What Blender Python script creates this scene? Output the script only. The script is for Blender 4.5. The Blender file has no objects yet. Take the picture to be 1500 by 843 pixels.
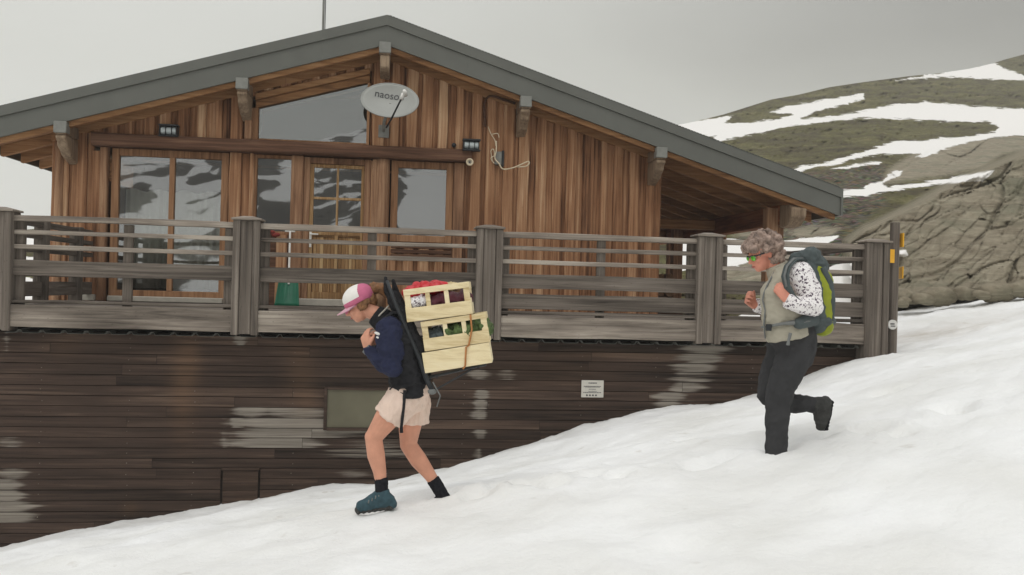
import bpy, bmesh, math, random
from mathutils import Vector, Matrix, noise
random.seed(7)
D = bpy.data
sc = bpy.context.scene
COL = sc.collection
# ------------------------------------------------------------------ camera
FPX = 1300.0; TH = math.atan(0.13); ROLL = 0.027
FW = Vector((math.sin(TH), math.cos(TH), 0)); RT = Vector((math.cos(TH), -math.sin(TH), 0)); UP = Vector((0, 0, 1))
cr, sr = math.cos(ROLL), math.sin(ROLL)
cam = D.cameras.new('camera'); co = D.objects.new('camera', cam); COL.objects.link(co)
cam.sensor_width = 36; cam.lens = 36 * FPX / 1500; cam.clip_end = 3000; cam.clip_start = 0.05
cR = RT * cr + UP * sr; cU = -RT * sr + UP * cr
co.matrix_world = Matrix((( cR.x, cU.x, -FW.x, 0), (cR.y, cU.y, -FW.y, 0), (cR.z, cU.z, -FW.z, 0), (0, 0, 0, 1)))
sc.camera = co

def uv(px, py):
    a = (px - 750) / FPX; b = (421.5 - py) / FPX
    return a * cr - b * sr, a * sr + b * cr
def P(px, py, Y):           # point on the facade-parallel plane at distance Y
    u, v = uv(px, py); d = FW + RT * u + UP * v
    return d * (Y / d.y)
def PD(px, py, dist):       # point at view distance
    u, v = uv(px, py)
    return (FW + RT * u + UP * v) * dist
def topx(p):                # world -> photo pixel
    d = p.dot(FW); u = p.dot(RT) / d; v = p.z / d
    return 750 + FPX * (u * cr + v * sr), 421.5 - FPX * (-u * sr + v * cr), d

# ------------------------------------------------------------------ light
SUN_EL, SUN_AZ = math.radians(58), math.radians(205)
W = D.worlds.new('World'); sc.world = W; W.use_nodes = True
nt = W.node_tree; nt.nodes.clear()
def N(t, kind, **kw):
    n = t.nodes.new(kind)
    for k, v in kw.items():
        if k.startswith('i_'): n.inputs[int(k[2:]) if k[2:].isdigit() else k[2:]].default_value = v
        else: setattr(n, k, v)
    return n
out = N(nt, 'ShaderNodeOutputWorld'); 
sky = N(nt, 'ShaderNodeTexSky'); sky.sky_type = 'NISHITA'; sky.sun_disc = False
sky.sun_elevation = SUN_EL; sky.sun_rotation = SUN_AZ; sky.altitude = 2300
bg_sky = N(nt, 'ShaderNodeBackground'); bg_sky.inputs[1].default_value = 0.06
hs = N(nt, 'ShaderNodeHueSaturation'); hs.inputs['Saturation'].default_value = 0.15
nt.links.new(sky.outputs[0], hs.inputs['Color']); nt.links.new(hs.outputs[0], bg_sky.inputs[0])
tc = N(nt, 'ShaderNodeTexCoord')
sep = N(nt, 'ShaderNodeSeparateXYZ'); nt.links.new(tc.outputs['Generated'], sep.inputs[0])
# cloud deck: brighter overhead, a darker cloud bank to the right
rz = N(nt, 'ShaderNodeMapRange'); nt.links.new(sep.outputs[2], rz.inputs[0])
rz.inputs[1].default_value = 0.22; rz.inputs[2].default_value = 1.0; rz.inputs[3].default_value = 0.0; rz.inputs[4].default_value = 1.0
rx = N(nt, 'ShaderNodeMapRange', interpolation_type='SMOOTHSTEP'); nt.links.new(sep.outputs[0], rx.inputs[0])
rx.inputs[1].default_value = -0.35; rx.inputs[2].default_value = 0.80; rx.inputs[3].default_value = 0.0; rx.inputs[4].default_value = 1.0
mp = N(nt, 'ShaderNodeMapping'); mp.inputs['Scale'].default_value = (1.6, 1.6, 4); nt.links.new(tc.outputs['Generated'], mp.inputs[0])
nz = N(nt, 'ShaderNodeTexNoise'); nz.inputs['Scale'].default_value = 1.6; nz.inputs['Detail'].default_value = 5; nt.links.new(mp.outputs[0], nz.inputs[0])
mn = N(nt, 'ShaderNodeMath', operation='MULTIPLY_ADD'); nt.links.new(nz.outputs[0], mn.inputs[0]); mn.inputs[1].default_value = 0.36; mn.inputs[2].default_value = -0.18
ad = N(nt, 'ShaderNodeMath', operation='ADD'); rk2 = N(nt, 'ShaderNodeMapRange', interpolation_type='SMOOTHSTEP'); nt.links.new(sep.outputs[2], rk2.inputs[0]); rk2.inputs[1].default_value = .10; rk2.inputs[2].default_value = .30; rk2.inputs[3].default_value = .55; rk2.inputs[4].default_value = 1.2
rm = N(nt, 'ShaderNodeMath', operation='MULTIPLY'); nt.links.new(rx.outputs[0], rm.inputs[0]); nt.links.new(rk2.outputs[0], rm.inputs[1]); nt.links.new(rm.outputs[0], ad.inputs[0]); nt.links.new(mn.outputs[0], ad.inputs[1])
ramp = N(nt, 'ShaderNodeValToRGB'); nt.links.new(ad.outputs[0], ramp.inputs[0])
ramp.color_ramp.elements[0].position = 0.0; ramp.color_ramp.elements[0].color = (0.67, 0.678, 0.628, 1)
ramp.color_ramp.elements[1].position = 1.0; ramp.color_ramp.elements[1].color = (0.20, 0.20, 0.172, 1)
e = ramp.color_ramp.elements.new(0.55); e.color = (0.50, 0.505, 0.455, 1)
mz = N(nt, 'ShaderNodeMix', data_type='RGBA'); nt.links.new(rz.outputs[0], mz.inputs[0]); nt.links.new(ramp.outputs[0], mz.inputs[6])
mz.inputs[7].default_value = (1.14, 1.16, 1.2, 1)
bg_cl = N(nt, 'ShaderNodeBackground'); nt.links.new(mz.outputs[2], bg_cl.inputs[0]); bg_cl.inputs[1].default_value = 1.0
mx = N(nt, 'ShaderNodeMixShader'); mx.inputs[0].default_value = 0.9
nt.links.new(bg_sky.outputs[0], mx.inputs[1]); nt.links.new(bg_cl.outputs[0], mx.inputs[2]); nt.links.new(mx.outputs[0], out.inputs[0])
sl = D.lights.new('sun', 'SUN'); sl.energy = 0.9; sl.angle = math.radians(30); sl.color = (1, 0.98, 0.95)
so = D.objects.new('sun', sl); COL.objects.link(so)
sd_ = Vector((math.sin(SUN_AZ) * math.cos(SUN_EL), math.cos(SUN_AZ) * math.cos(SUN_EL), math.sin(SUN_EL)))
so.rotation_euler = sd_.to_track_quat('Z', 'Y').to_euler()
so.location = (0, 0, 60)
vs = sc.view_settings; vs.view_transform = 'Standard'; vs.look = 'None'; vs.exposure = 0.0; vs.gamma = 1.0; vs.use_curve_mapping = False

# ------------------------------------------------------------------ materials
def srgb(r, g, b):
    f = lambda c: (c / 255 / 12.92) if c <= 10 else ((c / 255 + 0.055) / 1.055) ** 2.4
    return (f(r), f(g), f(b), 1)
def newmat(name):
    m = D.materials.new(name); m.use_nodes = True
    t = m.node_tree; b = t.nodes['Principled BSDF']
    return m, t, b
def ramp_of(t, cols, pos=None):
    r = N(t, 'ShaderNodeValToRGB'); n = len(cols)
    els = r.color_ramp.elements
    els[0].color = cols[0]; els[1].color = cols[-1]
    els[0].position = pos[0] if pos else 0.2; els[1].position = pos[-1] if pos else 0.8
    for i in range(1, n - 1):
        q = els.new(pos[i] if pos else 0.2 + 0.6 * i / (n - 1)); q.color = cols[i]
    return r
def plain(name, col, rough=0.7, var=0.18, scale=20.0, bump=0.0, spec=0.3, metal=0.0):
    m, t, b = newmat(name)
    tc = N(t, 'ShaderNodeTexCoord'); nz = N(t, 'ShaderNodeTexNoise'); nz.inputs['Scale'].default_value = scale; nz.inputs['Detail'].default_value = 5
    t.links.new(tc.outputs['Object'], nz.inputs[0])
    lo = tuple(c * (1 - var) for c in col[:3]) + (1,); hi = tuple(min(1, c * (1 + var)) for c in col[:3]) + (1,)
    r = ramp_of(t, [lo, hi], [0.3, 0.7]); t.links.new(nz.outputs[0], r.inputs[0]); t.links.new(r.outputs[0], b.inputs['Base Color'])
    b.inputs['Roughness'].default_value = rough; b.inputs['Specular IOR Level'].default_value = spec; b.inputs['Metallic'].default_value = metal
    if bump:
        bp = N(t, 'ShaderNodeBump'); bp.inputs['Strength'].default_value = bump; bp.inputs['Distance'].default_value = 0.02
        t.links.new(nz.outputs[0], bp.inputs['Height']); t.links.new(bp.outputs[0], b.inputs['Normal'])
    return m
def wood(name, cols, axis='X', stretch=1.3, cross=26.0, rough=0.82, bvw=0.5, worn=None, knots=True, bump=0.35, blotch=0.35):
    """weathered timber: grain along an axis, each board its own shade (bv), worn places (worn attribute)"""
    m, t, b = newmat(name)
    tc = N(t, 'ShaderNodeTexCoord'); at = N(t, 'ShaderNodeAttribute', attribute_name='bv')
    mul = N(t, 'ShaderNodeVectorMath', operation='SCALE'); mul.inputs['Scale'].default_value = 43.0
    cmb = N(t, 'ShaderNodeCombineXYZ'); [t.links.new(at.outputs['Fac'], cmb.inputs[i]) for i in range(3)]
    t.links.new(cmb.outputs[0], mul.inputs[0])
    add = N(t, 'ShaderNodeVectorMath', operation='ADD'); t.links.new(tc.outputs['Object'], add.inputs[0]); t.links.new(mul.outputs[0], add.inputs[1])
    mp = N(t, 'ShaderNodeMapping'); s = [cross] * 3; s['XYZ'.index(axis)] = stretch; mp.inputs['Scale'].default_value = s
    t.links.new(add.outputs[0], mp.inputs[0])
    nz = N(t, 'ShaderNodeTexNoise'); nz.inputs['Scale'].default_value = 1.0; nz.inputs['Detail'].default_value = 7; nz.inputs['Roughness'].default_value = 0.62
    nz.inputs['Distortion'].default_value = 0.6
    t.links.new(mp.outputs[0], nz.inputs[0])
    n2 = N(t, 'ShaderNodeTexNoise'); n2.inputs['Detail'].default_value = 4
    mp2 = N(t, 'ShaderNodeMapping'); s2 = [3.2] * 3; s2['XYZ'.index(axis)] = 0.9; mp2.inputs['Scale'].default_value = s2
    t.links.new(add.outputs[0], mp2.inputs[0]); t.links.new(mp2.outputs[0], n2.inputs[0]); n2.inputs['Scale'].default_value = 1.0
    f1 = N(t, 'ShaderNodeMath', operation='MULTIPLY_ADD'); t.links.new(at.outputs['Fac'], f1.inputs[0]); f1.inputs[1].default_value = bvw; f1.inputs[2].default_value = -bvw / 2
    f2 = N(t, 'ShaderNodeMath', operation='ADD'); t.links.new(nz.outputs[0], f2.inputs[0]); t.links.new(f1.outputs[0], f2.inputs[1])
    f3 = N(t, 'ShaderNodeMath', operation='MULTIPLY_ADD'); t.links.new(n2.outputs[0], f3.inputs[0]); f3.inputs[1].default_value = blotch; t.links.new(f2.outputs[0], f3.inputs[2])
    f4 = N(t, 'ShaderNodeMath', operation='SUBTRACT'); t.links.new(f3.outputs[0], f4.inputs[0]); f4.inputs[1].default_value = blotch / 2
    r = ramp_of(t, cols); t.links.new(f4.outputs[0], r.inputs[0])
    colout = r.outputs[0]
    if knots:
        vo = N(t, 'ShaderNodeTexVoronoi'); mk = N(t, 'ShaderNodeMapping'); s3 = [7.0] * 3; s3['XYZ'.index(axis)] = 2.6; mk.inputs['Scale'].default_value = s3
        t.links.new(add.outputs[0], mk.inputs[0]); t.links.new(mk.outputs[0], vo.inputs['Vector'])
        kr = ramp_of(t, [(0.35, 0.3, 0.27, 1), (1, 1, 1, 1)], [0.05, 0.13]); t.links.new(vo.outputs['Distance'], kr.inputs[0])
        mm = N(t, 'ShaderNodeMix', data_type='RGBA', blend_type='MULTIPLY'); mm.inputs[0].default_value = 0.8
        t.links.new(colout, mm.inputs[6]); t.links.new(kr.outputs[0], mm.inputs[7]); colout = mm.outputs[2]
    if worn:
        aw = N(t, 'ShaderNodeAttribute', attribute_name='worn')
        wr = N(t, 'ShaderNodeMath', operation='MULTIPLY_ADD'); t.links.new(nz.outputs[0], wr.inputs[0]); wr.inputs[1].default_value = 1.7; awm = N(t, 'ShaderNodeMath', operation='MULTIPLY'); awm.inputs[1].default_value = 1.0; t.links.new(aw.outputs['Fac'], awm.inputs[0]); t.links.new(awm.outputs[0], wr.inputs[2])
        ws = N(t, 'ShaderNodeMapRange', interpolation_type='SMOOTHSTEP'); t.links.new(wr.outputs[0], ws.inputs[0]); ws.inputs[1].default_value = 1.12; ws.inputs[2].default_value = 1.62
        g = ramp_of(t, worn, [0.3, 0.7]); t.links.new(nz.outputs[0], g.inputs[0])
        mw = N(t, 'ShaderNodeMix', data_type='RGBA'); t.links.new(ws.outputs[0], mw.inputs[0]); t.links.new(colout, mw.inputs[6]); t.links.new(g.outputs[0], mw.inputs[7]); colout = mw.outputs[2]
        at2 = N(t, 'ShaderNodeAttribute', attribute_name='tan')
        ts = N(t, 'ShaderNodeMath', operation='MULTIPLY'); t.links.new(at2.outputs['Fac'], ts.inputs[0]); t.links.new(nz.outputs[0], ts.inputs[1])
        mt_ = N(t, 'ShaderNodeMix', data_type='RGBA'); t.links.new(ts.outputs[0], mt_.inputs[0]); t.links.new(colout, mt_.inputs[6]); mt_.inputs[7].default_value = srgb(128, 98, 72); colout = mt_.outputs[2]
    t.links.new(colout, b.inputs['Base Color']); b.inputs['Roughness'].default_value = rough; b.inputs['Specular IOR Level'].default_value = 0.2
    bp = N(t, 'ShaderNodeBump'); bp.inputs['Strength'].default_value = bump; bp.inputs['Distance'].default_value = 0.01
    t.links.new(nz.outputs[0], bp.inputs['Height']); t.links.new(bp.outputs[0], b.inputs['Normal'])
    return m
M = {}
M['clad'] = wood('cladding_larch', [srgb(74, 49, 35), srgb(138, 97, 68), srgb(170, 128, 95), srgb(202, 168, 134)], 'Z', 0.7, 30, bvw=0.36, blotch=0.6, bump=.6)
M['trimX'] = wood('trim_larch', [srgb(96, 66, 43), srgb(150, 110, 74), srgb(182, 142, 102)], 'X', 1.2, 24, bvw=0.4)
M['trimZ'] = wood('post_larch', [srgb(88, 62, 46), srgb(142, 106, 80), srgb(182, 146, 114)], 'Z', 1.2, 24, bvw=0.5)
M['trimY'] = wood('rafter_larch', [srgb(86, 50, 32), srgb(140, 88, 58), srgb(170, 118, 80)], 'Y', 1.2, 20, bvw=0.4)
M['beam'] = wood('beam_larch', [srgb(54, 37, 29), srgb(98, 70, 54), srgb(138, 106, 84)], 'X', 0.9, 22, bvw=0.2)
M['frame'] = wood('joinery_larch', [srgb(98, 68, 47), srgb(148, 110, 80), srgb(178, 138, 104)], 'Z', 1.5, 30, bvw=0.35, knots=False)
M['door'] = wood('door_larch', [srgb(104, 76, 48), srgb(150, 116, 78), srgb(190, 160, 118)], 'Z', 1.5, 34, bvw=0.5, knots=False)
GREY = [srgb(58, 52, 47), srgb(94, 86, 78), srgb(118, 109, 100), srgb(148, 138, 127)]
M['greyX'] = wood('weathered_rail', GREY, 'X', 0.9, 30, bvw=0.35, blotch=0.6, bump=.6)
M['greyZ'] = wood('weathered_post', [srgb(58, 53, 49), srgb(94, 86, 78), srgb(115, 106, 97), srgb(146, 136, 125)], 'Z', 0.8, 34, bvw=0.3, blotch=0.5, bump=.6)
M['greyY'] = wood('weathered_side_rail', GREY, 'Y', 1.1, 22, bvw=0.35)
M['board'] = wood('weathered_edge_board', [srgb(62, 56, 50), srgb(108, 99, 90), srgb(138, 128, 117), srgb(172, 162, 149)], 'X', 0.9, 22, bvw=0.35, blotch=0.9, bump=.6)
M['base'] = wood('dark_base_boards', [srgb(26, 21, 18), srgb(55, 44, 37), srgb(71, 57, 49), srgb(97, 80, 68)], 'X', 0.8, 26, bvw=0.24, blotch=0.45, worn=[srgb(96, 89, 81), srgb(150, 142, 131)])
M['purl'] = wood('purlin_end', [srgb(82, 66, 54), srgb(132, 112, 92), srgb(166, 146, 122)], 'Z', 2, 24, bvw=0.3)
M['crate'] = wood('poplar_crate', [srgb(196, 174, 128), srgb(230, 213, 172), srgb(240, 227, 192)], 'X', 2.0, 30, bvw=0.35, knots=False, bump=0.15, blotch=0.2)
M['metalroof'] = plain('grey_roof_metal', srgb(100, 101, 95), 0.55, 0.06, 3, 0.03, 0.3)
M['zinc'] = plain('zinc_cap', srgb(128, 128, 122), 0.5, 0.12, 14, 0.05, 0.4)
M['black'] = plain('black_fabric', srgb(36, 36, 38), 0.9, 0.25, 30, 0.3, 0.2)
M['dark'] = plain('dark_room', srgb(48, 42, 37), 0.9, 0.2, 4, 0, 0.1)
M['white'] = plain('white_paint', srgb(222, 220, 214), 0.5, 0.04, 10)
M['sill'] = plain('pale_stone_sill', srgb(176, 170, 158), 0.8, 0.1, 12, 0.1)
M['cable'] = plain('cream_cable', srgb(212, 196, 168), 0.6, 0.08, 30)
M['lampglass'] = plain('ribbed_lamp_glass', srgb(176, 184, 184), 0.15, 0.15, 40, 0, 0.6)
M['lampdark'] = plain('dark_lamp_metal', srgb(44, 46, 48), 0.45, 0.1, 20)
M['dish'] = plain('dish_grey_paint', srgb(160, 161, 156), 0.5, 0.04, 5, 0.02)
M['ink'] = plain('dark_lettering', srgb(92, 92, 94), 0.7, 0.05, 5)
M['sign'] = plain('sign_plate', srgb(200, 196, 186), 0.5, 0.05, 20)
M['blind'] = plain('drab_green_panel', srgb(104, 100, 82), 0.6, 0.16, 2.5, 0.05)
M['green'] = plain('green_plastic', srgb(14, 92, 66), 0.45, 0.12, 9)
M['yellow'] = plain('yellow_sign', srgb(226, 168, 42), 0.5, 0.06, 10)
M['curtain'] = plain('pale_curtain', srgb(206, 204, 198), 0.9, 0.06, 10)
M['skin'] = plain('skin', srgb(206, 148, 122), 0.55, 0.09, 16, 0.04, 0.35)
M['skinB'] = plain('skin_flushed', srgb(208, 140, 118), 0.55, 0.1, 16, 0.04, 0.35)
M['navy'] = plain('navy_jersey', srgb(38, 42, 64), 0.85, 0.16, 14, 0.25, 0.2)
M['shorts'] = plain('pale_pink_cotton', srgb(226, 202, 186), 0.85, 0.07, 10, 0.15, 0.2)
M['teal'] = plain('teal_shoe_mesh', srgb(54, 78, 86), 0.8, 0.25, 30, 0.3)
M['sock'] = plain('black_knit', srgb(34, 34, 38), 0.95, 0.3, 60, 0.5, 0.1)
M['capw'] = plain('white_cap_cloth', srgb(228, 224, 218), 0.8, 0.05, 10, 0.1)
M['pink'] = plain('pink_cap_cloth', srgb(188, 102, 130), 0.8, 0.12, 16, 0.1)
M['brim'] = plain('faded_brim_cloth', srgb(204, 160, 172), 0.8, 0.1, 16, 0.1)
M['dullred'] = plain('dull_red_cloth', srgb(128, 52, 46), 0.8, 0.2, 16, 0.2)
M['hairA'] = plain('brown_hair', srgb(124, 88, 58), 0.6, 0.4, 40, 0.5, 0.3)
M['hairB'] = plain('grey_curly_hair', srgb(150, 130, 118), 0.7, 0.5, 22, 0.9, 0.3)
M['vest'] = plain('stone_grey_quilt', srgb(166, 160, 144), 0.85, 0.08, 8, 0.25, 0.2)
M['trousers'] = plain('charcoal_trousers', srgb(56, 56, 57), 0.85, 0.14, 8, 0.25, 0.2)
M['boot'] = plain('dark_boot_leather', srgb(58, 58, 56), 0.7, 0.3, 26, 0.4)
M['packgrey'] = plain('slate_pack_nylon', srgb(72, 80, 80), 0.7, 0.2, 16, 0.3)
M['lime'] = plain('lime_pack_nylon', srgb(140, 148, 42), 0.7, 0.12, 10, 0.2)
M['strapgrey'] = plain('grey_webbing', srgb(112, 114, 112), 0.8, 0.15, 30, 0.2)
M['red'] = plain('red_plastic_bag', srgb(188, 26, 36), 0.4, 0.25, 9, 0.5, 0.5)
M['rope'] = plain('tan_cord', srgb(176, 120, 72), 0.9, 0.15, 40)
M['leaf'] = plain('lettuce_leaf', srgb(80, 98, 54), 0.6, 0.5, 22, 0.3)
M['plum'] = plain('dark_red_produce', srgb(72, 26, 36), 0.5, 0.5, 14, 0.2)
M['lens'] = plain('green_lens', srgb(96, 190, 52), 0.12, 0.5, 30, 0, 0.8)
M['log'] = plain('split_firewood', srgb(112, 86, 64), 0.9, 0.35, 18, 0.4)
# patterned sleeve
m, t, b = newmat('white_blouse_print')
tc = N(t, 'ShaderNodeTexCoord'); vo = N(t, 'ShaderNodeTexNoise'); vo.inputs['Scale'].default_value = 62; vo.inputs['Detail'].default_value = 2.0; vo.inputs['Distortion'].default_value = 0.9
t.links.new(tc.outputs['Object'], vo.inputs[0]); r = ramp_of(t, [srgb(236, 232, 230), srgb(232, 226, 226), srgb(84, 70, 82)], [0.5, 0.555, 0.60])
t.links.new(vo.outputs[0], r.inputs[0]); t.links.new(r.outputs[0], b.inputs['Base Color']); b.inputs['Roughness'].default_value = 0.85
M['print'] = m
# window glass: a clear pane that mirrors the slope opposite
m, t, b = newmat('window_glass'); t.nodes.remove(b)
o = t.nodes['Material Output']; g = N(t, 'ShaderNodeBsdfGlossy'); g.inputs['Roughness'].default_value = 0.012; tr = N(t, 'ShaderNodeBsdfTransparent'); tr.inputs[0].default_value = (0.8, 0.82, 0.8, 1)
g.inputs['Color'].default_value = (0.97, 0.98, 1, 1)
tc = N(t, 'ShaderNodeTexCoord'); nz = N(t, 'ShaderNodeTexNoise'); nz.inputs['Scale'].default_value = 1.3; bp = N(t, 'ShaderNodeBump'); bp.inputs['Strength'].default_value = 0.06; bp.inputs['Distance'].default_value = 0.03
t.links.new(tc.outputs['Object'], nz.inputs[0]); t.links.new(nz.outputs[0], bp.inputs['Height']); t.links.new(bp.outputs[0], g.inputs['Normal'])
mi = N(t, 'ShaderNodeMixShader'); mi.inputs[0].default_value = 0.20
t.links.new(tr.outputs[0], mi.inputs[1]); t.links.new(g.outputs[0], mi.inputs[2]); t.links.new(mi.outputs[0], o.inputs[0])
M['glass'] = m
# snow
m, t, b = newmat('old_snow')
tc = N(t, 'ShaderNodeTexCoord'); n1 = N(t, 'ShaderNodeTexNoise'); n1.inputs['Scale'].default_value = 9; n1.inputs['Detail'].default_value = 8; n1.inputs['Roughness'].default_value = 0.6
n2 = N(t, 'ShaderNodeTexNoise'); n2.inputs['Scale'].default_value = 0.9; n2.inputs['Detail'].default_value = 6
n3 = N(t, 'ShaderNodeTexNoise'); n3.inputs['Scale'].default_value = 5.0; n3.inputs['Detail'].default_value = 6
for q in (n1, n2, n3): t.links.new(tc.outputs['Object'], q.inputs[0])
r = ramp_of(t, [srgb(226, 225, 220), srgb(243, 243, 241)], [0.3, 0.62]); t.links.new(n2.outputs[0], r.inputs[0])
dr = ramp_of(t, [(0, 0, 0, 1), (1, 1, 1, 1)], [0.68, 0.80]); t.links.new(n3.outputs[0], dr.inputs[0])
ad_ = N(t, 'ShaderNodeAttribute', attribute_name='dirt')
dm = N(t, 'ShaderNodeMath', operation='MULTIPLY_ADD'); t.links.new(n3.outputs[0], dm.inputs[0]); t.links.new(ad_.outputs['Fac'], dm.inputs[1]); t.links.new(dr.outputs[0], dm.inputs[2])
mw = N(t, 'ShaderNodeMix', data_type='RGBA'); 
sc1 = N(t, 'ShaderNodeMath', operation='MULTIPLY'); sc1.inputs[1].default_value = 0.45; sc1.use_clamp = True; t.links.new(dm.outputs[0], sc1.inputs[0])
t.links.new(sc1.outputs[0], mw.inputs[0]); t.links.new(r.outputs[0], mw.inputs[6]); mw.inputs[7].default_value = srgb(172, 160, 144)
t.links.new(mw.outputs[2], b.inputs['Base Color']); b.inputs['Roughness'].default_value = 0.75; b.inputs['Specular IOR Level'].default_value = 0.15
bp = N(t, 'ShaderNodeBump'); bp.inputs['Strength'].default_value = 0.55; bp.inputs['Distance'].default_value = 0.035; t.links.new(n1.outputs[0], bp.inputs['Height']); t.links.new(bp.outputs[0], b.inputs['Normal'])
M['snow'] = m
# hillside: thawing grass, rock and snow strips by attribute
m, t, b = newmat('alpine_hillside')
tc = N(t, 'ShaderNodeTexCoord')
def nse(scale, det=6, ro=0.6, dist=0.0, src=None):
    q = N(t, 'ShaderNodeTexNoise'); q.inputs['Scale'].default_value = scale; q.inputs['Detail'].default_value = det; q.inputs['Roughness'].default_value = ro; q.inputs['Distortion'].default_value = dist
    t.links.new(src or tc.outputs['Object'], q.inputs[0]); return q
gmp = N(t, 'ShaderNodeMapping'); gmp.inputs['Scale'].default_value = (1, 1, 2.6); t.links.new(tc.outputs['Object'], gmp.inputs[0]); g1 = nse(0.20, 9, 0.78, 0.3, gmp.outputs[0]); g2 = nse(1.6, 9, 0.82, 0.2, gmp.outputs[0]); gm = N(t, 'ShaderNodeMath', operation='MULTIPLY_ADD'); t.links.new(g2.outputs[0], gm.inputs[0]); gm.inputs[1].default_value = 0.9
gs = N(t, 'ShaderNodeMath', operation='SUBTRACT'); t.links.new(g1.outputs[0], gs.inputs[0]); gs.inputs[1].default_value = 0.45; t.links.new(gs.outputs[0], gm.inputs[2])
gr = ramp_of(t, [srgb(38, 34, 25), srgb(76, 67, 45), srgb(94, 92, 52), srgb(136, 122, 92)], [0.26, 0.42, 0.56, 0.74]); t.links.new(gm.outputs[0], gr.inputs[0])
mp = N(t, 'ShaderNodeMapping'); mp.inputs['Rotation'].default_value = (0.2, -0.75, 0.1); mp.inputs['Scale'].default_value = (0.55, 1.0, 3.2); t.links.new(tc.outputs['Object'], mp.inputs[0])
k1 = nse(1.6, 10, 0.7, 0.9, mp.outputs[0]); kr = ramp_of(t, [srgb(70, 63, 52), srgb(126, 116, 98), srgb(150, 141, 121), srgb(190, 181, 160)], [0.25, 0.38, 0.58, 0.78]); t.links.new(k1.outputs[0], kr.inputs[0])
k2 = nse(0.5, 5, 0.6); k3 = ramp_of(t, [(0, 0, 0, 1), (1, 1, 1, 1)], [0.5, 0.68]); t.links.new(k2.outputs[0], k3.inputs[0])
kg = N(t, 'ShaderNodeMix', data_type='RGBA'); kf = N(t, 'ShaderNodeMath', operation='MULTIPLY'); kf.inputs[1].default_value = 0.5; t.links.new(k3.outputs[0], kf.inputs[0]); t.links.new(kf.outputs[0], kg.inputs[0]); t.links.new(kr.outputs[0], kg.inputs[6]); kg.inputs[7].default_value = srgb(98, 104, 84)
ra = N(t, 'ShaderNodeAttribute', attribute_name='rock'); rn = N(t, 'ShaderNodeMath', operation='MULTIPLY_ADD'); t.links.new(g2.outputs[0], rn.inputs[0]); rn.inputs[1].default_value = 30; t.links.new(ra.outputs['Fac'], rn.inputs[2])
rs = N(t, 'ShaderNodeMapRange'); t.links.new(rn.outputs[0], rs.inputs[0]); rs.inputs[1].default_value = 11; rs.inputs[2].default_value = 19
vsc = N(t, 'ShaderNodeTexVoronoi'); vsc.inputs['Scale'].default_value = 2.4; t.links.new(gmp.outputs[0], vsc.inputs['Vector']); vr = ramp_of(t, [srgb(132, 122, 104), srgb(96, 88, 74), srgb(44, 39, 32)], [0.12, 0.4, 0.72]); t.links.new(vsc.outputs['Distance'], vr.inputs[0])
vm = N(t, 'ShaderNodeMix', data_type='RGBA'); vm.inputs[0].default_value = .5; t.links.new(vr.outputs[0], vm.inputs[6]); t.links.new(vsc.outputs['Color'], vm.inputs[7]); vm.blend_type = 'SOFT_LIGHT'
scq = N(t, 'ShaderNodeAttribute', attribute_name='scree'); gsc = N(t, 'ShaderNodeMix', data_type='RGBA'); scm = N(t, 'ShaderNodeMath', operation='MULTIPLY'); scm.inputs[1].default_value = .75; t.links.new(scq.outputs['Fac'], scm.inputs[0]); t.links.new(scm.outputs[0], gsc.inputs[0]); t.links.new(gr.outputs[0], gsc.inputs[6]); t.links.new(vm.outputs[2], gsc.inputs[7])
m1 = N(t, 'ShaderNodeMix', data_type='RGBA'); t.links.new(rs.outputs[0], m1.inputs[0]); t.links.new(gsc.outputs[2], m1.inputs[6]); t.links.new(kg.outputs[2], m1.inputs[7])
s0 = nse(0.55, 9, 0.68); sa = N(t, 'ShaderNodeAttribute', attribute_name='snow'); sn = N(t, 'ShaderNodeMath', operation='MULTIPLY_ADD'); t.links.new(s0.outputs[0], sn.inputs[0]); sn.inputs[1].default_value = 16; t.links.new(sa.outputs['Fac'], sn.inputs[2])
ss = N(t, 'ShaderNodeMapRange'); t.links.new(sn.outputs[0], ss.inputs[0]); ss.inputs[1].default_value = 7.6; ss.inputs[2].default_value = 8.8
m2 = N(t, 'ShaderNodeMix', data_type='RGBA'); t.links.new(ss.outputs[0], m2.inputs[0]); t.links.new(m1.outputs[2], m2.inputs[6]); m2.inputs[7].default_value = srgb(238, 235, 230)
t.links.new(m2.outputs[2], b.inputs['Base Color']); b.inputs['Roughness'].default_value = 0.9; b.inputs['Specular IOR Level'].default_value = 0.15
bh = N(t, 'ShaderNodeMix', data_type='FLOAT'); t.links.new(rs.outputs[0], bh.inputs[0]); t.links.new(g2.outputs[0], bh.inputs[2]); t.links.new(k1.outputs[0], bh.inputs[3])
iv = N(t, 'ShaderNodeMath', operation='MULTIPLY_ADD'); t.links.new(ss.outputs[0], iv.inputs[0]); iv.inputs[1].default_value = -0.8; iv.inputs[2].default_value = 0.9
bp = N(t, 'ShaderNodeBump'); t.links.new(iv.outputs[0], bp.inputs['Strength']); bp.inputs['Distance'].default_value = 0.12; t.links.new(bh.outputs[0], bp.inputs['Height']); t.links.new(bp.outputs[0], b.inputs['Normal'])
M['hill'] = m
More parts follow.
